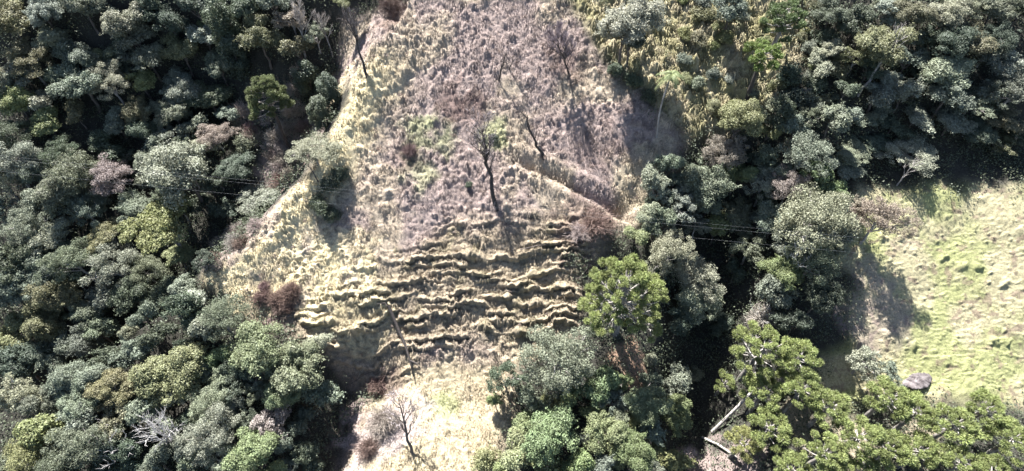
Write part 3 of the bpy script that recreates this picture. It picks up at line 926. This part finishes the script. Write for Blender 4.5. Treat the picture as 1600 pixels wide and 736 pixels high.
 (773, 625, 14, B, 'b', 'small bright green sapling beside the pale clearing'),
 (875, 562, 49, FT, 's', 'rounded silver-green tree with twiggy skirt below the cattle steps'),
 (936, 604, 28, B, 'b', 'bright green tree at the foot of the large central pine'),
 (858, 684, 50, B, 'b', 'largest bright green tree at the bottom, near the pale clearing'),
 (943, 672, 36, B, 'y', 'yellow-green tree in the middle of the bottom thicket'),
 (1010, 632, 36, B, 'l', 'light green tree under the small grey sapling'),
 (1052, 644, 32, B, 'b', 'bright green tree on the gully edge of the bottom thicket'),
 (990, 706, 37, B, 'b', 'bright green tree low in the bottom thicket'),
 (1040, 714, 30, B, 'y', 'yellow-green tree at the bottom edge beside the gully'),
 (812, 700, 33, B, 'l', 'light green tree between the largest bright green tree and the clearing'),
 (755, 720, 22, BU, 'y', 'yellow-green bush at the bottom edge of the clearing'),
 (1086, 586, 17, BU, 's', 'pale cream-green bush alone in the dark gully'),
 (1056, 596, 25, B, 'g', 'grey-green tree beside the pale cream-green bush'),
 (1017, 562, 14, BU, 's', 'small grey sapling on the brown soil under the large central pine'),
 (786, 740, 22, B, 'b', 'bright green crown cut by the bottom edge beside the clearing'),
 (900, 738, 30, B, 'b', 'bright green crown cut by the bottom edge in the thicket'),
 (948, 738, 26, B, 'g', 'grey-green crown cut by the bottom edge in the thicket'),
 (1352, 566, 27, FT, 's', 'pale feathery tree between the meadow and the pine grove'),
 (1386, 590, 23, FT, 'g', 'grey-green feathery tree beside the boulder'),
]
def low_for(px, py):
    """height factor: crowns squashed here so less shade falls on grass and neighbours"""
    if 1300 < px and 150 < py < 300: return .45
    if 380 < px < 520 and 220 < py < 320: return .5
    if 300 < px < 560 and 90 < py < 500: return .7
    if (px < 400 and 60 < py < 270) or (px > 1270 and py <= 150): return .86
    return 1.0
for row in TREES:
    place_tree(*row, low=low_for(row[0], row[1]) if row[3] in (B, FT, VN) else 1.0)
# labels for the trees without a name of their own: look, size, and the nearest tree that its looks alone single out
import re as _re
_short = lambda l: _re.split(r",| (?:beside|below|above|between|in|at|under|near|with|to|on|behind|by|of|from|among|hanging|throwing|casting|tucked|next|closing|cut|deep|just|over|joining|overhanging|growing|wrapped|standing|half|squeezed|leaning|sunk|inside|directly|low|poking) ", l)[0]
_names = {}
for a_, b_, r_, k_, c_, l_ in TREES:
    _names.setdefault(_short(l_), []).append((a_, b_))
LANDMARKS = [(n_, p_[0]) for n_, p_ in _names.items() if len(p_) == 1 and len(n_.split()) >= 3]
LOOK = {'g': 'grey-green', 'd': 'dark green', 'o': 'olive', 'y': 'yellow-green', 's': 'silvery', 'b': 'bright green', 'l': 'light green', 'p': 'pinkish', 'r': 'reddish brown'}
USED = set(l_ for *_, l_ in TREES)
def auto_label(noun, a, b, r, c, sizes=(22, 32)):
    size = 'small' if r < sizes[0] else 'medium' if r < sizes[1] else 'large'
    for n, (p, q) in sorted(LANDMARKS, key=lambda k: math.hypot(k[1][0] - a, k[1][1] - b)):
        dx, dy = a - p, b - q
        far = 'just ' if math.hypot(dx, dy) < 45 else '' if math.hypot(dx, dy) < 110 else 'well '
        where = ('below' if dy > 0 else 'above') if abs(dy) > abs(dx) else ('to the right of' if dx > 0 else 'to the left of')
        l = '%s %s %s %s%s the %s' % (size, LOOK[c], noun, far, where, n)
        if l not in USED and len(l.split()) <= 16:
            USED.add(l)
            return l
# the forest goes on past both sides of what the photograph shows
fr = random.Random(12)
def edge_trees(n, x0, x1, y0, y1, group, kinds, cols, mind=34):
    got = []
    for _ in range(n * 12):
        if len(got) >= n:
            break
        a, b = fr.uniform(x0, x1), fr.uniform(y0, y1)
        if any(math.hypot(a - c, b - d) < mind for c, d in got):
            continue
        got.append((a, b))
        r, k, c = fr.uniform(24, 42), fr.choice(kinds), fr.choice(cols)
        place_tree(a, b, r, k, c, auto_label('feathery tree' if k == FT else 'broad-crowned tree', a, b, r, c, (30, 37)), group, low_for(a, b))
edge_trees(48, 5, 135, 5, 760, 'trees at the outer edge of the mixed forest', [B, B, B, FT], 'ggdoysg')
edge_trees(18, 1470, 1600, 0, 225, 'trees in the forest above the green meadow', [B, B, FT], 'ggdos')
# young trees that fill the gaps between the bigger crowns
def fill_trees(n, regions, group, cols, mind):
    pr = random.Random(n * 3 + 1)
    taken = [(a, b, r) for a, b, r, *_ in TREES]
    got = 0
    for _ in range(n * 60):
        if got >= n:
            break
        x0, x1, y0, y1 = pr.choice(regions)
        a, b = pr.uniform(x0, x1), pr.uniform(y0, y1)
        if any(math.hypot(a - c, b - d) < r * .62 + mind for c, d, r in taken):
            continue
        taken.append((a, b, 14)); got += 1
        r, k, c = pr.uniform(17, 26), pr.choice((B, B, FT)), pr.choice(cols)
        place_tree(a, b, r, k, c, auto_label('young feathery tree' if k == FT else 'young tree', a, b, r, c), group, low_for(a, b))
fill_trees(45, [(146, 360, 60, 330), (146, 330, 400, 736), (330, 500, 520, 736)], 'young trees between bigger crowns of the mixed forest', 'ggdds', 8)
fill_trees(22, [(1280, 1454, 0, 190), (1180, 1340, 170, 300)], 'young trees between crowns above the meadow', 'ggds', 8)
fill_trees(18, [(800, 1060, 590, 736)], 'young trees filling the bottom thicket', 'byg', 7)
fill_trees(14, [(1180, 1320, 280, 400), (1010, 1120, 280, 340)], 'young trees between the open slope and the meadow', 'gds', 9)
def fill_shrubs(n, px, noun, group, cols):
    pr = random.Random(n)
    P = np.array(px, float)
    got = 0
    while got < n:
        a, b = pr.uniform(P[:, 0].min(), P[:, 0].max()), pr.uniform(P[:, 1].min(), P[:, 1].max())
        if in_poly(np.array([a]), np.array([b]), P)[0]:
            r, c = pr.uniform(10, 17), pr.choice(cols); got += 1
            place_tree(a, b, r, TW, c, auto_label(noun, a, b, r, c, (12.5, 15)), group)
fill_shrubs(26, [(440, 100), (470, 100), (460, 190), (480, 215), (450, 290), (425, 290), (395, 240), (370, 190)], 'leafless shrub', 'leafless shrubs around the dark-trunked pine', 'pppr')
fill_shrubs(8, [(385, 350), (410, 345), (340, 415), (320, 415), (350, 370)], 'leafless shrub', 'leafless shrubs beside the pale ridge', 'pppr')
def fill_bushes(n, px, noun, group, cols, mind):
    pr = random.Random(n)
    P = np.array(px, float); got = []
    for _ in range(n * 40):
        if len(got) >= n: break
        a, b = pr.uniform(P[:, 0].min(), P[:, 0].max()), pr.uniform(P[:, 1].min(), P[:, 1].max())
        if in_poly(np.array([a]), np.array([b]), P)[0] and all(math.hypot(a - c, b - d) > mind for c, d in got):
            got.append((a, b))
            r, c = pr.uniform(7, 15), pr.choice(cols)
            place_tree(a, b, r, BU, c, auto_label(noun, a, b, r, c, (9.5, 12.5)), group)
fill_bushes(46, [(1030, 0), (1290, 0), (1330, 150), (1190, 180), (1080, 170), (1060, 100), (1010, 40)], 'rounded bush', 'low bushes among the tussocks', 'oyysg', 13)
fill_shrubs(11, [(395, 445), (440, 432), (478, 440), (485, 478), (440, 492), (408, 480)], 'dead bracken clump', 'dead bracken clumps at the foot of the ridge', 'r')

# ------------------------------------------------------------------ pines with tufted candelabra crowns
def tuft_mesh(seed, r=0.5):
    """a round pompom of stiff radiating needle sprays"""
    rnd = np.random.default_rng(seed)
    n = int(330 * r)
    d = sph(n, rnd, -0.7)
    s = np.cross(d, rnd.normal(size=(n, 3))); s /= np.linalg.norm(s, axis=1, keepdims=True)
    L = r * rnd.uniform(0.75, 1.1, (n, 1)); w = 0.028
    d2 = d * np.array((1, 1, .85)) + np.array((0, 0, .12))
    V = np.stack([d * L * .12 - s * w * .4, d * L * .6 - s * w, d2 * L, d * L * .6 + s * w], 1).reshape(-1, 3)
    m = int(230 * r)
    d = sph(m, rnd, -0.4)
    P = d * (r * (.6 + .35 * rnd.uniform(0, 1, (m, 1)))) * np.array((1, 1, .85))
    return np.concatenate([V, leaf_cloud(P, d + rnd.normal(size=P.shape) * .6, .14, rnd, .4, .4)])
def pine_branch(seed, L, nt):
    """a rising branch along +X and its end tufts"""
    pr = random.Random(seed)
    tb = Tubes(5)
    pts = [Vector((L * t, pr.uniform(-.05, .05) * L * t, -0.12 * L * math.sin(math.pi * t * 0.9) + 0.16 * L * t * t)) for t in (0, .25, .5, .75, 1)]
    tb.add(pts, [0.075, 0.062, 0.05, 0.04, 0.028])
    V = [cloud_mesh('tuft', tuft_mesh(seed, 0.58) + np.array(pts[-1]), M_NEEDLE)]
    for j in range(nt):
        t = pr.uniform(0.5, 0.88)
        b = pts[int(t * 4)].lerp(pts[min(4, int(t * 4) + 1)], t * 4 - int(t * 4))
        sd = 1 if j % 2 else -1
        e = b + Vector((pr.uniform(.1, .3) * L, sd * pr.uniform(.12, .24) * L, pr.uniform(.05, .16) * L))
        tb.add([b, b.lerp(e, .5) + Vector((0, 0, -.05)), e], [0.035, 0.028, 0.02])
        V.append(cloud_mesh('tuft', tuft_mesh(seed * 7 + j, pr.uniform(.36, .46)) + np.array(e), M_NEEDLE))
    return tb.mesh('branch', M_PALEBARK), V
PB = {L: [pine_branch(int(L * 100) + k, L, n) for k in range(3)] for L, n in ((1.4, 0), (2.4, 1), (3.4, 2), (4.4, 2))}
PTR = {}
def place_pine(px, py, rpx, label, group=None, tall=1.9, col=(.18, .205, .075), bark=None, flat=0.42, lean=(0, 0), dens=1.0):
    pr = random.Random(int(px * 31 + py))
    R = rpx * 60 / F
    for _ in range(3):
        hc = R * tall
        P, t = hit([px], [py], zfast, hc)
        R = rpx * t[0] / F
    x, y = float(P[0, 0]), float(P[0, 1])
    z = float(zground(np.array([x]), np.array([y]))[0])
    root = link('candelabra_pine', None)
    root.location = (x, y, z); root.rotation_euler = (lean[0], lean[1], pr.uniform(0, 6.28))
    tag(root, label, 'pine tree', group)
    htop = hc + R * flat * 0.75
    tb = Tubes(8)
    pts = wander((0, 0, -0.8), (pr.uniform(-.2, .2), pr.uniform(-.2, .2), htop), 6, 0.008, pr)
    r0 = 0.06 * R + 0.1
    tb.add(pts, [r0 * (1.25 - 0.14 * i) for i in range(7)])
    link('trunk', tb.mesh('trunk', bark or M_BARK), root)
    nb = int((13 + R * 6.5) * dens)
    for i in range(nb):
        f = (i + .5) / nb                       # 0 lowest whorl, 1 top
        h = hc - R * flat * 0.75 + (htop - hc + R * flat * 0.75) * f ** 0.9
        want = R * (1.0 - 0.72 * f ** 1.6) * pr.uniform(.72, 1.05)
        L = min(PB, key=lambda q: abs(q - want * 0.88))
        bm, tm = PB[L][pr.randrange(3)]
        sc = want * 0.88 / L
        b = link('branch', bm, root)
        b.location = (pts[-1].x * h / htop, pts[-1].y * h / htop, h)
        b.rotation_euler = (pr.uniform(-.3, .3), -0.05 - 0.75 * f ** 1.5 + pr.uniform(-.12, .12), i * 2.39996 + pr.uniform(-.25, .25))
        b.scale = (sc, sc, sc)
        for q in tm:
            tf = link('tuft', q, b)
            v = pr.uniform(.75, 1.2)
            tf.color = (col[0] * v, col[1] * v, col[2] * v, 1)
    return root
PINES = [
 (976, 462, 84, 'large central pine with hundreds of yellow-green tufts and a bare slanting trunk', dict(tall=1.35, flat=.75, dens=1.35)),
 (418, 148, 37, 'tall dark-trunked pine standing alone beside the ridge', dict(tall=3.2, col=(.11, .125, .055), bark=M_DARKBARK, flat=.85, dens=1.9)),
 (1188, 97, 37, 'flat bright pine with a leaning trunk on the tussock slope', dict(tall=1.9, col=(.13, .17, .05), bark=M_DARKBARK, flat=.4)),
 (1222, 42, 42, 'dark green pine behind the flat bright pine', dict(tall=1.3, col=(.09, .12, .05), flat=.6)),
 (1188, 548, 60, 'biggest pine of the lower grove, at its upper corner beside the gully', dict(tall=1.6, flat=.6)),
 (1248, 562, 38, 'pine at the upper edge of the lower grove, touching the dark meadow shade', {}),
 (1196, 614, 38, 'pine with a pale trunk directly below the biggest grove pine', {}),
 (1252, 612, 38, 'dense rounded pine in the middle of the lower grove', {}),
 (1294, 636, 38, 'pine of the lower grove just below the pale meadow tongue', {}),
 (1386, 622, 40, 'pine of the lower grove below the grey-green feathery tree', {}),
 (1432, 648, 34, 'pine of the lower grove directly below the boulder', {}),
 (1338, 684, 42, 'pine of the lower grove among the most exposed pale trunks', {}),
 (1384, 702, 38, 'low pine of the grove, two crowns below the boulder', {}),
 (1284, 708, 40, 'low pine of the grove, below the dense rounded pine', {}),
 (1202, 672, 36, 'pine of the grove above the fallen pale log', {}),
 (1158, 694, 30, 'small yellowish pine over the fallen pale log', dict(col=(.2, .2, .08))),
 (1232, 734, 36, 'pine cut by the bottom edge, nearest the fallen pale log', {}),
 (1438, 708, 34, 'pine cut by the outer side of the grove, below the boulder pine', {}),
 (1338, 738, 34, 'pine cut by the bottom edge in the middle of the grove', {}),
 (1130, 600, 20, 'small pine tuft leaning over the dark gully', {}),
]
for a, b, r, lab, kw in PINES:
    kw = dict(kw); kw.setdefault('tall', 2.0); kw.setdefault('dens', .8); kw.setdefault('bark', M_PINEBARK)
    place_pine(a, b, r, lab, **kw)
for a, b, r, lab in ((1490, 665, 38, 'pine just outside the pine cut by the outer side of the grove'), (1540, 640, 36, 'uppermost pine at the outer corner, below the open meadow'),
                     (1580, 690, 40, 'outermost pine of the lower grove in the bottom corner'), (1500, 725, 36, 'pine cut by the bottom edge in the outer part of the grove'),
                     (1555, 740, 34, 'pine cut by the bottom edge, nearest the bottom corner')):
    place_pine(a, b, r, lab, 'pines in the outer part of the lower grove', tall=2.0, dens=.8, bark=M_PINEBARK)

# ------------------------------------------------------------------ dead and leafless trees
def bare_tree(name, base, top, label, seed, bark, r0, nb=9, blen=0.45, start=0.35, twigs=5, fine=0, up=0.7, cat='tree', twigcol=None, bend=0.02, sub=2):
    """base and top are world points; the branches are children of the tree"""
    pr = random.Random(seed)
    base, top = Vector(base), Vector(top)
    root = link(name, None); root.location = base
    tag(root, label, cat)
    T = top - base
    L = T.length
    tb = Tubes(7)
    pts = wander((0, 0, 0), T, 7, bend, pr)
    pts[0] = Vector((0, 0, -0.5))
    tb.add(pts, [r0 * (1.15 - 0.13 * i) for i in range(8)])
    link('trunk', tb.mesh('trunk', bark), root)
    ax = T.normalized()
    FV = []
    for i in range(nb):
        t = start + (1 - start) * (i + pr.uniform(.1, .9)) / nb
        k = min(6, int(t * 7)); b = pts[k].lerp(pts[k + 1], t * 7 - k)
        a = i * 2.4 + pr.uniform(-.5, .5)
        side = Vector((math.cos(a), math.sin(a), 0)); side = (side - ax * side.dot(ax)).normalized()
        ln = L * blen * (1.15 - 0.6 * t) * pr.uniform(.7, 1.2)
        d = (side * (1.1 - up * 0.6) + ax * up + Vector((0, 0, .25))).normalized()
        e = b + d * ln
        bt = Tubes(5)
        rb = r0 * (1.0 - 0.75 * t) * 0.62 + 0.012
        lp = wander(b, e, 4, 0.07, pr, 0.05)
        bt.add(lp, [rb, rb * .8, rb * .6, rb * .42, rb * .2])
        for j in range(twigs):
            s = pr.uniform(.25, 1); kk = min(3, int(s * 4)); q = lp[kk].lerp(lp[kk + 1], s * 4 - kk)
            dd = (d + Vector((pr.uniform(-1, 1), pr.uniform(-1, 1), pr.uniform(-.3, 1))) * .8).normalized()
            l2 = ln * pr.uniform(.25, .5)
            tp = wander(q, q + dd * l2, 3, 0.1, pr)
            bt.add(tp, [rb * .35 + .008, rb * .26 + .006, rb * .18 + .005, .004])
            for m in range(sub):
                q2 = tp[1].lerp(tp[3], pr.uniform(0, 1))
                d3 = (dd + Vector((pr.uniform(-1, 1), pr.uniform(-1, 1), pr.uniform(-.2, 1)))).normalized()
                bt.add([q2, q2 + d3 * l2 * .5], [rb * .15 + .006, .004])
            for m in range(fine):
                q2 = tp[0].lerp(tp[3], pr.uniform(0.1, 1.1))
                d3 = np.array((dd + Vector((pr.uniform(-1, 1), pr.uniform(-1, 1), pr.uniform(-.3, 1))) * .9).normalized())
                sN = np.cross(d3, np.array((pr.random(), pr.random(), pr.random()))); sN /= np.linalg.norm(sN) + 1e-6
                q2 = np.array(q2); l3 = pr.uniform(.2, .6); w = .013
                FV += [q2 - sN * w, q2 + sN * w, q2 + d3 * l3 + sN * w * .5, q2 + d3 * l3 - sN * w * .5]
        link('branch', bt.mesh('branch', bark), root)
    if FV:
        o = link('twigs', cloud_mesh('twigs', np.array(FV), M_TWIG), root)
        o['kind'] = 'stuff'
        o.color = (*(twigcol or (.2, .17, .18)), 1)
    return root

def gp(px, py):
    p = hit([px], [py], zfast)[0][0]
    p[2] = zground(p[:1], p[1:2])[0]
    return p
def above(base, px, py, h):
    """point at height h over the base's level that is seen at pixel (px, py)"""
    d = ray(np.array([float(px)]), np.array([float(py)]))[0]
    t = (base[2] + h - CAM[2]) / d[2]
    return CAM + d * t

b = gp(778, 330); bare_tree('dead_tree', b, above(b, 750, 198, 8.2), 'tall dead tree with a dark leaning trunk in the middle of the open slope', 1, M_DARKBARK, .24, 15, .34, .45, 7, 10, .8, twigcol=(.36, .31, .31), bend=.035)
b = gp(850, 252); bare_tree('dead_tree', b, above(b, 815, 176, 5.2), 'forked dead tree with a broken pale top, higher on the open slope', 2, M_DARKBARK, .17, 5, .3, .35, 3, 0, .9, bend=.04)
b = gp(845, 246) + np.array((.1, 0, 0)); 
b = gp(576, 128); bare_tree('dead_tree', b, above(b, 546, 28, 5.5), 'leaning dead tree with whip-like upright branches at the top of the ridge', 3, M_DARKBARK, .16, 11, .42, .45, 4, 3, 1.1, twigcol=(.22, .19, .2))
b = gp(890, 118); bare_tree('leafless_tree', b, above(b, 868, 58, 4.2), 'leafless purplish twiggy tree beside the rounded silver-green tree', 4, M_DARKBARK, .11, 14, .6, .15, 7, 26, .8, twigcol=(.2, .165, .185))
b = gp(778, 130); bare_tree('dead_tree', b, above(b, 790, 82, 3.4), 'small leafless tree near the top of the open slope', 5, M_DARKBARK, .1, 6, .45, .3, 4, 3, .9, twigcol=(.3, .25, .25))
b = gp(644, 712); bare_tree('dead_tree', b, above(b, 622, 622, 5.2), 'bare grey tree with spreading branches in the pale clearing', 6, M_BARK, .15, 11, .45, .3, 6, 7, .75, twigcol=(.42, .37, .38))
b = gp(645, 248); bare_tree('dead_tree', b, above(b, 636, 205, 2.4), 'small thin dead sapling by the green patch on the slope', 7, M_DARKBARK, .05, 6, .4, .3, 3, 3, .9)
b = gp(795, 110); bare_tree('dead_tree', b, above(b, 806, 80, 2.4), 'thin dead sapling highest on the open slope', 8, M_DARKBARK, .05, 5, .4, .3, 3, 3, .9)
b = gp(478, 92); bare_tree('leafless_tree', b, above(b, 466, 14, 6.0), 'tall bare grey tree at the top edge beside the ridge forest', 21, M_PALEBARK, .13, 14, .45, .35, 6, 10, .9, twigcol=(.3, .27, .25))
b = gp(520, 88); bare_tree('leafless_tree', b, above(b, 500, 30, 4.6), 'smaller bare grey tree between the ridge forest and the leaning dead tree', 22, M_PALEBARK, .09, 10, .45, .35, 5, 8, .9, twigcol=(.28, .25, .23))
def crown_point(px, py, h):
    p, t = hit([px], [py], zfast, h); return p[0]
b = crown_point(272, 700, 1.5); bare_tree('bleached_tree', b, b + np.array((.2, .3, 6.0)), 'bleached leafless tree with curved white branches in the lower forest', 9, M_WHITEBARK, .13, 16, .6, .3, 6, 0, .9, sub=3)
b = crown_point(205, 722, 1.0); bare_tree('bleached_tree', b, b + np.array((-1.0, .6, 4.4)), 'low bleached tree with sprawling white branches near the bottom corner', 10, M_WHITEBARK, .1, 10, .75, .25, 5, 0, .5, sub=2)
b = crown_point(1232, 440, 1.5); bare_tree('bleached_tree', b, b + np.array((-.3, .8, 6.4)), 'bleached bare tree poking through the green crown above the pine grove', 11, M_WHITEBARK, .1, 12, .5, .35, 5, 0, .8, sub=2)
b = crown_point(1404, 286, .5); bare_tree('bleached_tree', b, b + np.array((.5, .4, 3.2)), 'pale leaning bare tree at the top edge of the meadow', 12, M_PALEBARK, .08, 8, .5, .3, 4, 0, .8)
b = crown_point(1340, 150, .0); bare_tree('forked_tree', b, b + np.array((1.6, 1.0, 6.5)), 'pale forked trunk under the spreading grey-olive crown', 13, M_PALEBARK, .17, 7, .5, .45, 3, 0, 1.0)
b = crown_point(1180, 508, .3); bare_tree('bleached_tree', b, b + np.array((.3, .3, 2.6)), 'low bleached bare tree inside the pinkish dry shrub', 14, M_WHITEBARK, .06, 9, .7, .2, 4, 0, .6)
b = crown_point(498, 285, 0); bare_tree('dead_tree', b, above(b, 482, 258, 1.8), 'short crooked bare tree on the pale ridge crest', 15, M_BARK, .08, 4, .6, .4, 2, 0, .8)
b = crown_point(1252, 30, 0); bare_tree('dead_tree', b, above(b, 1256, -20, 4.0), 'thin dark trunk at the top edge behind the dark green pine', 16, M_DARKBARK, .1, 3, .3, .6, 2, 0, .9)

# ------------------------------------------------------------------ slender palm
def palm():
    b = gp(1026, 216); top = above(b, 1049, 118, 7.6)
    root = link('palm_tree', None); root.location = b
    tag(root, 'slender palm with a thin pale trunk at the edge of the long shadow', 'palm')
    T = Vector(top - b)
    tb = Tubes(8)
    pts = [T * t + Vector((-.35 * math.sin(math.pi * t), 0, 0)) for t in np.linspace(0, 1, 8)]
    pts[0] = Vector((0, 0, -.4))
    tb.add(pts, [.13, .11, .1, .095, .09, .09, .09, .08])
    link('trunk', tb.mesh('trunk', M_PALEBARK), root)
    pr = random.Random(5)
    for i in range(15):
        V = []; L = pr.uniform(1.2, 2.0); el = pr.uniform(-.5, 1.3)
        mid = []
        for t in np.linspace(0, 1, 17):
            mid.append(np.array((L * t * math.cos(el * (1 - t * .3)), 0, L * (math.sin(el) * t - 0.95 * t * t))))
        for q in range(1, 16):
            p = mid[q]; d = mid[q + 1] - mid[q - 1]; d /= np.linalg.norm(d)
            for s in (-1, 1):
                ll = .38 * math.sin(math.pi * (q / 17) ** .7) + .1
                e = p + d * ll * .5 + np.array((0, s * ll * .8, -ll * .45))
                V += [p - d * .04, p + d * .04, e + d * .02, e - d * .02]
            V += [p + np.array((0, -.02, 0)), p + np.array((0, .02, 0)), mid[q - 1] + np.array((0, .03, 0)), mid[q - 1] + np.array((0, -.03, 0))]
        f = link('frond', cloud_mesh('frond', np.array(V), M_FINE), root)
        f.location = pts[-1]; f.rotation_euler = (0, 0, i * 2.4 + pr.uniform(-.3, .3))
        f.color = (.17, .2, .09, 1)
palm()

# ------------------------------------------------------------------ fallen trunks
def fallen(name, pixels, lifts, rad, label, mat, forks=()):
    P = [gp(*p) + np.array((0, 0, l)) for p, l in zip(pixels, lifts)]
    root = link(name, None); root.location = P[0]
    tag(root, label, 'fallen log')
    tb = Tubes(8)
    tb.add([Vector(p - P[0]) for p in P], rad)
    link('trunk', tb.mesh('trunk', mat), root)
    for fp, fl, fr_ in forks:
        q = [Vector(gp(*p) + np.array((0, 0, l)) - P[0]) for p, l in zip(fp, fl)]
        t2 = Tubes(6); t2.add(q, fr_)
        link('branch', t2.mesh('branch', mat), root)
fallen('fallen_tree', [(610, 488), (624, 520), (635, 545), (642, 568), (647, 592)], [1.0, .8, .85, .7, .45], [.2, .17, .14, .11, .06],
       'dark fallen dead tree with a forked tip reaching onto the pale clearing', M_DARKBARK,
       [([(642, 568), (652, 573), (658, 580)], [.7, .6, .5], [.09, .07, .04]), ([(652, 573), (660, 570)], [.6, .6], [.05, .03]), ([(614, 497), (604, 482), (592, 484)], [.9, 1.2, 1.1], [.09, .06, .03])])
fallen('fallen_log', [(1096, 684), (1122, 697), (1150, 716)], [.3, .3, .2], [.13, .15, .1], 'pale fallen log lying across the bottom of the gully', M_PALEBARK)
fallen('fallen_log', [(1112, 676), (1140, 650), (1168, 622)], [.3, 1.2, 2.2], [.2, .17, .14], 'pale slanting log beside the bare pinkish soil in the gully', M_PALEBARK)
for i, (p, l, lab) in enumerate([([(935, 402), (905, 436), (888, 436)], .25, 'thin dead branch lying on the steps beside the large central pine'),
                            ([(812, 398), (840, 392), (866, 386)], .45, 'thin straight dead branch lying on the uppermost cattle step'),
                            ([(545, 604), (572, 588), (600, 580)], .3, 'thin grey branch lying at the edge of the shaded hollow')]):
    fallen('fallen_branch', p, [l] * 3, [.05, .045, .02], lab, M_BARK)

# ------------------------------------------------------------------ boulder
def boulder():
    import bmesh
    b = gp(1434, 598)
    bm = bmesh.new()
    bmesh.ops.create_icosphere(bm, subdivisions=5, radius=1.0)
    V = np.array([v.co for v in bm.verts])
    r = 1 + 0.7 * (fbm(V[:, 0] * 1.1 + 5, V[:, 1] * 1.1 + V[:, 2] * 1.7, 7, 2) - .5) + 0.3 * (fbm(V[:, 0] * 4 + V[:, 2] * 3, V[:, 1] * 4 - V[:, 2] * 2, 9, 4) - .5)
    V = V * r[:, None]
    V[:, 2] = np.where(V[:, 2] > .5, .5 + (V[:, 2] - .5) * .5, V[:, 2])
    V = V * np.array((1.35, 1.1, 1.25))
    for v, c in zip(bm.verts, V): v.co = c
    me = bpy.data.meshes.new('boulder'); bm.to_mesh(me); bm.free()
    m, t, p, out = new_mat('weathered_rock')
    tc = t.nodes.new('ShaderNodeTexCoord')
    n1 = t.nodes.new('ShaderNodeTexNoise'); n1.inputs['Scale'].default_value = 1.6; n1.inputs['Detail'].default_value = 10; n1.inputs['Roughness'].default_value = .65
    t.links.new(tc.outputs['Object'], n1.inputs['Vector'])
    cr = t.nodes.new('ShaderNodeValToRGB')
    cr.color_ramp.elements[0].position = .38; cr.color_ramp.elements[0].color = (.045, .036, .036, 1)
    cr.color_ramp.elements[1].position = .64; cr.color_ramp.elements[1].color = (.15, .13, .13, 1)
    t.links.new(n1.outputs['Fac'], cr.inputs[0]); t.links.new(cr.outputs[0], p.inputs['Base Color'])
    bp = t.nodes.new('ShaderNodeBump'); bp.inputs['Strength'].default_value = .8; bp.inputs['Distance'].default_value = .15
    t.links.new(n1.outputs['Fac'], bp.inputs['Height']); t.links.new(bp.outputs[0], p.inputs['Normal'])
    p.inputs['Roughness'].default_value = .9
    me.materials.append(m)
    o = link('boulder', me); o.location = b + np.array((0, .3, -.3)); o.rotation_euler = (.1, .05, .3)
    tag(o, 'large weathered purple-grey boulder at the lower edge of the meadow', 'boulder')
boulder()

# ------------------------------------------------------------------ power lines strung across the valley
m, t, p, out = new_mat('aluminium_cable')
p.inputs['Base Color'].default_value = (.17, .175, .18, 1); p.inputs['Roughness'].default_value = .7
M_CABLE = m
def cable(y0, y1, depth, label):
    """seen from pixel (361, y0) to (1317, y1), and strung on well past both sides"""
    d0 = ray(np.array([361.0]), np.array([float(y0)]))[0]; d1 = ray(np.array([1317.0]), np.array([float(y1)]))[0]
    A, Bv = Vector(CAM + d0 * depth), Vector(CAM + d1 * (depth + 2))
    tb = Tubes(4)
    pts = []
    for t in np.linspace(-1.6, 2.6, 48):
        q = A.lerp(Bv, t); q.z += 0.25 * (t - .5) ** 2 - .06
        pts.append(q)
    tb.add(pts, [.003] * len(pts))
    o = link('power_line', tb.mesh('power_line', M_CABLE))
    tag(o, label, 'cable')
cable(303, 393, 40, 'lowest thin pale power line strung across the whole valley')
cable(284, 375, 40.5, 'middle thin pale power line strung across the whole valley')
cable(279, 369, 41, 'highest thin pale power line strung across the whole valley')

# ------------------------------------------------------------------ undergrowth on the forest floor (uncountable)
def undergrowth(n, name, label, colr, chooser, r0, r1, per, size):
    x = rng.uniform(-66, 66, n); y = rng.uniform(8, 74, n)
    M = masks(x, y)
    keep = rng.uniform(0, 1, n) < chooser(M)
    x, y = x[keep], y[keep]
    z = zground(x, y)
    Lc = np.stack([x, y, z], 1)
    Lr = rng.uniform(r0, r1, len(x))
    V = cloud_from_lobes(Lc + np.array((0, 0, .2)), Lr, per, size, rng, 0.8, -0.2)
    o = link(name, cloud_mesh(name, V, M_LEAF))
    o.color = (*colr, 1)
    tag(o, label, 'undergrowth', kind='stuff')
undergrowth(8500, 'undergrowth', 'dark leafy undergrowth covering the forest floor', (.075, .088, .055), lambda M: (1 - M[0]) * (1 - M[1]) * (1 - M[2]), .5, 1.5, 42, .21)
undergrowth(1500, 'scrub', 'low olive scrub growing among the tussocks of the upper slope', (.15, .15, .085), lambda M: M[2] * (1 - M[0]) * .8, .25, .7, 40, .2)
undergrowth(9000, 'weeds', 'scattered dry brown weeds on the open slope', (.16, .12, .1), lambda M: M[0] * (1 - M[4]) * (1 - .6 * M[3]) * .16, .12, .35, 22, .14)
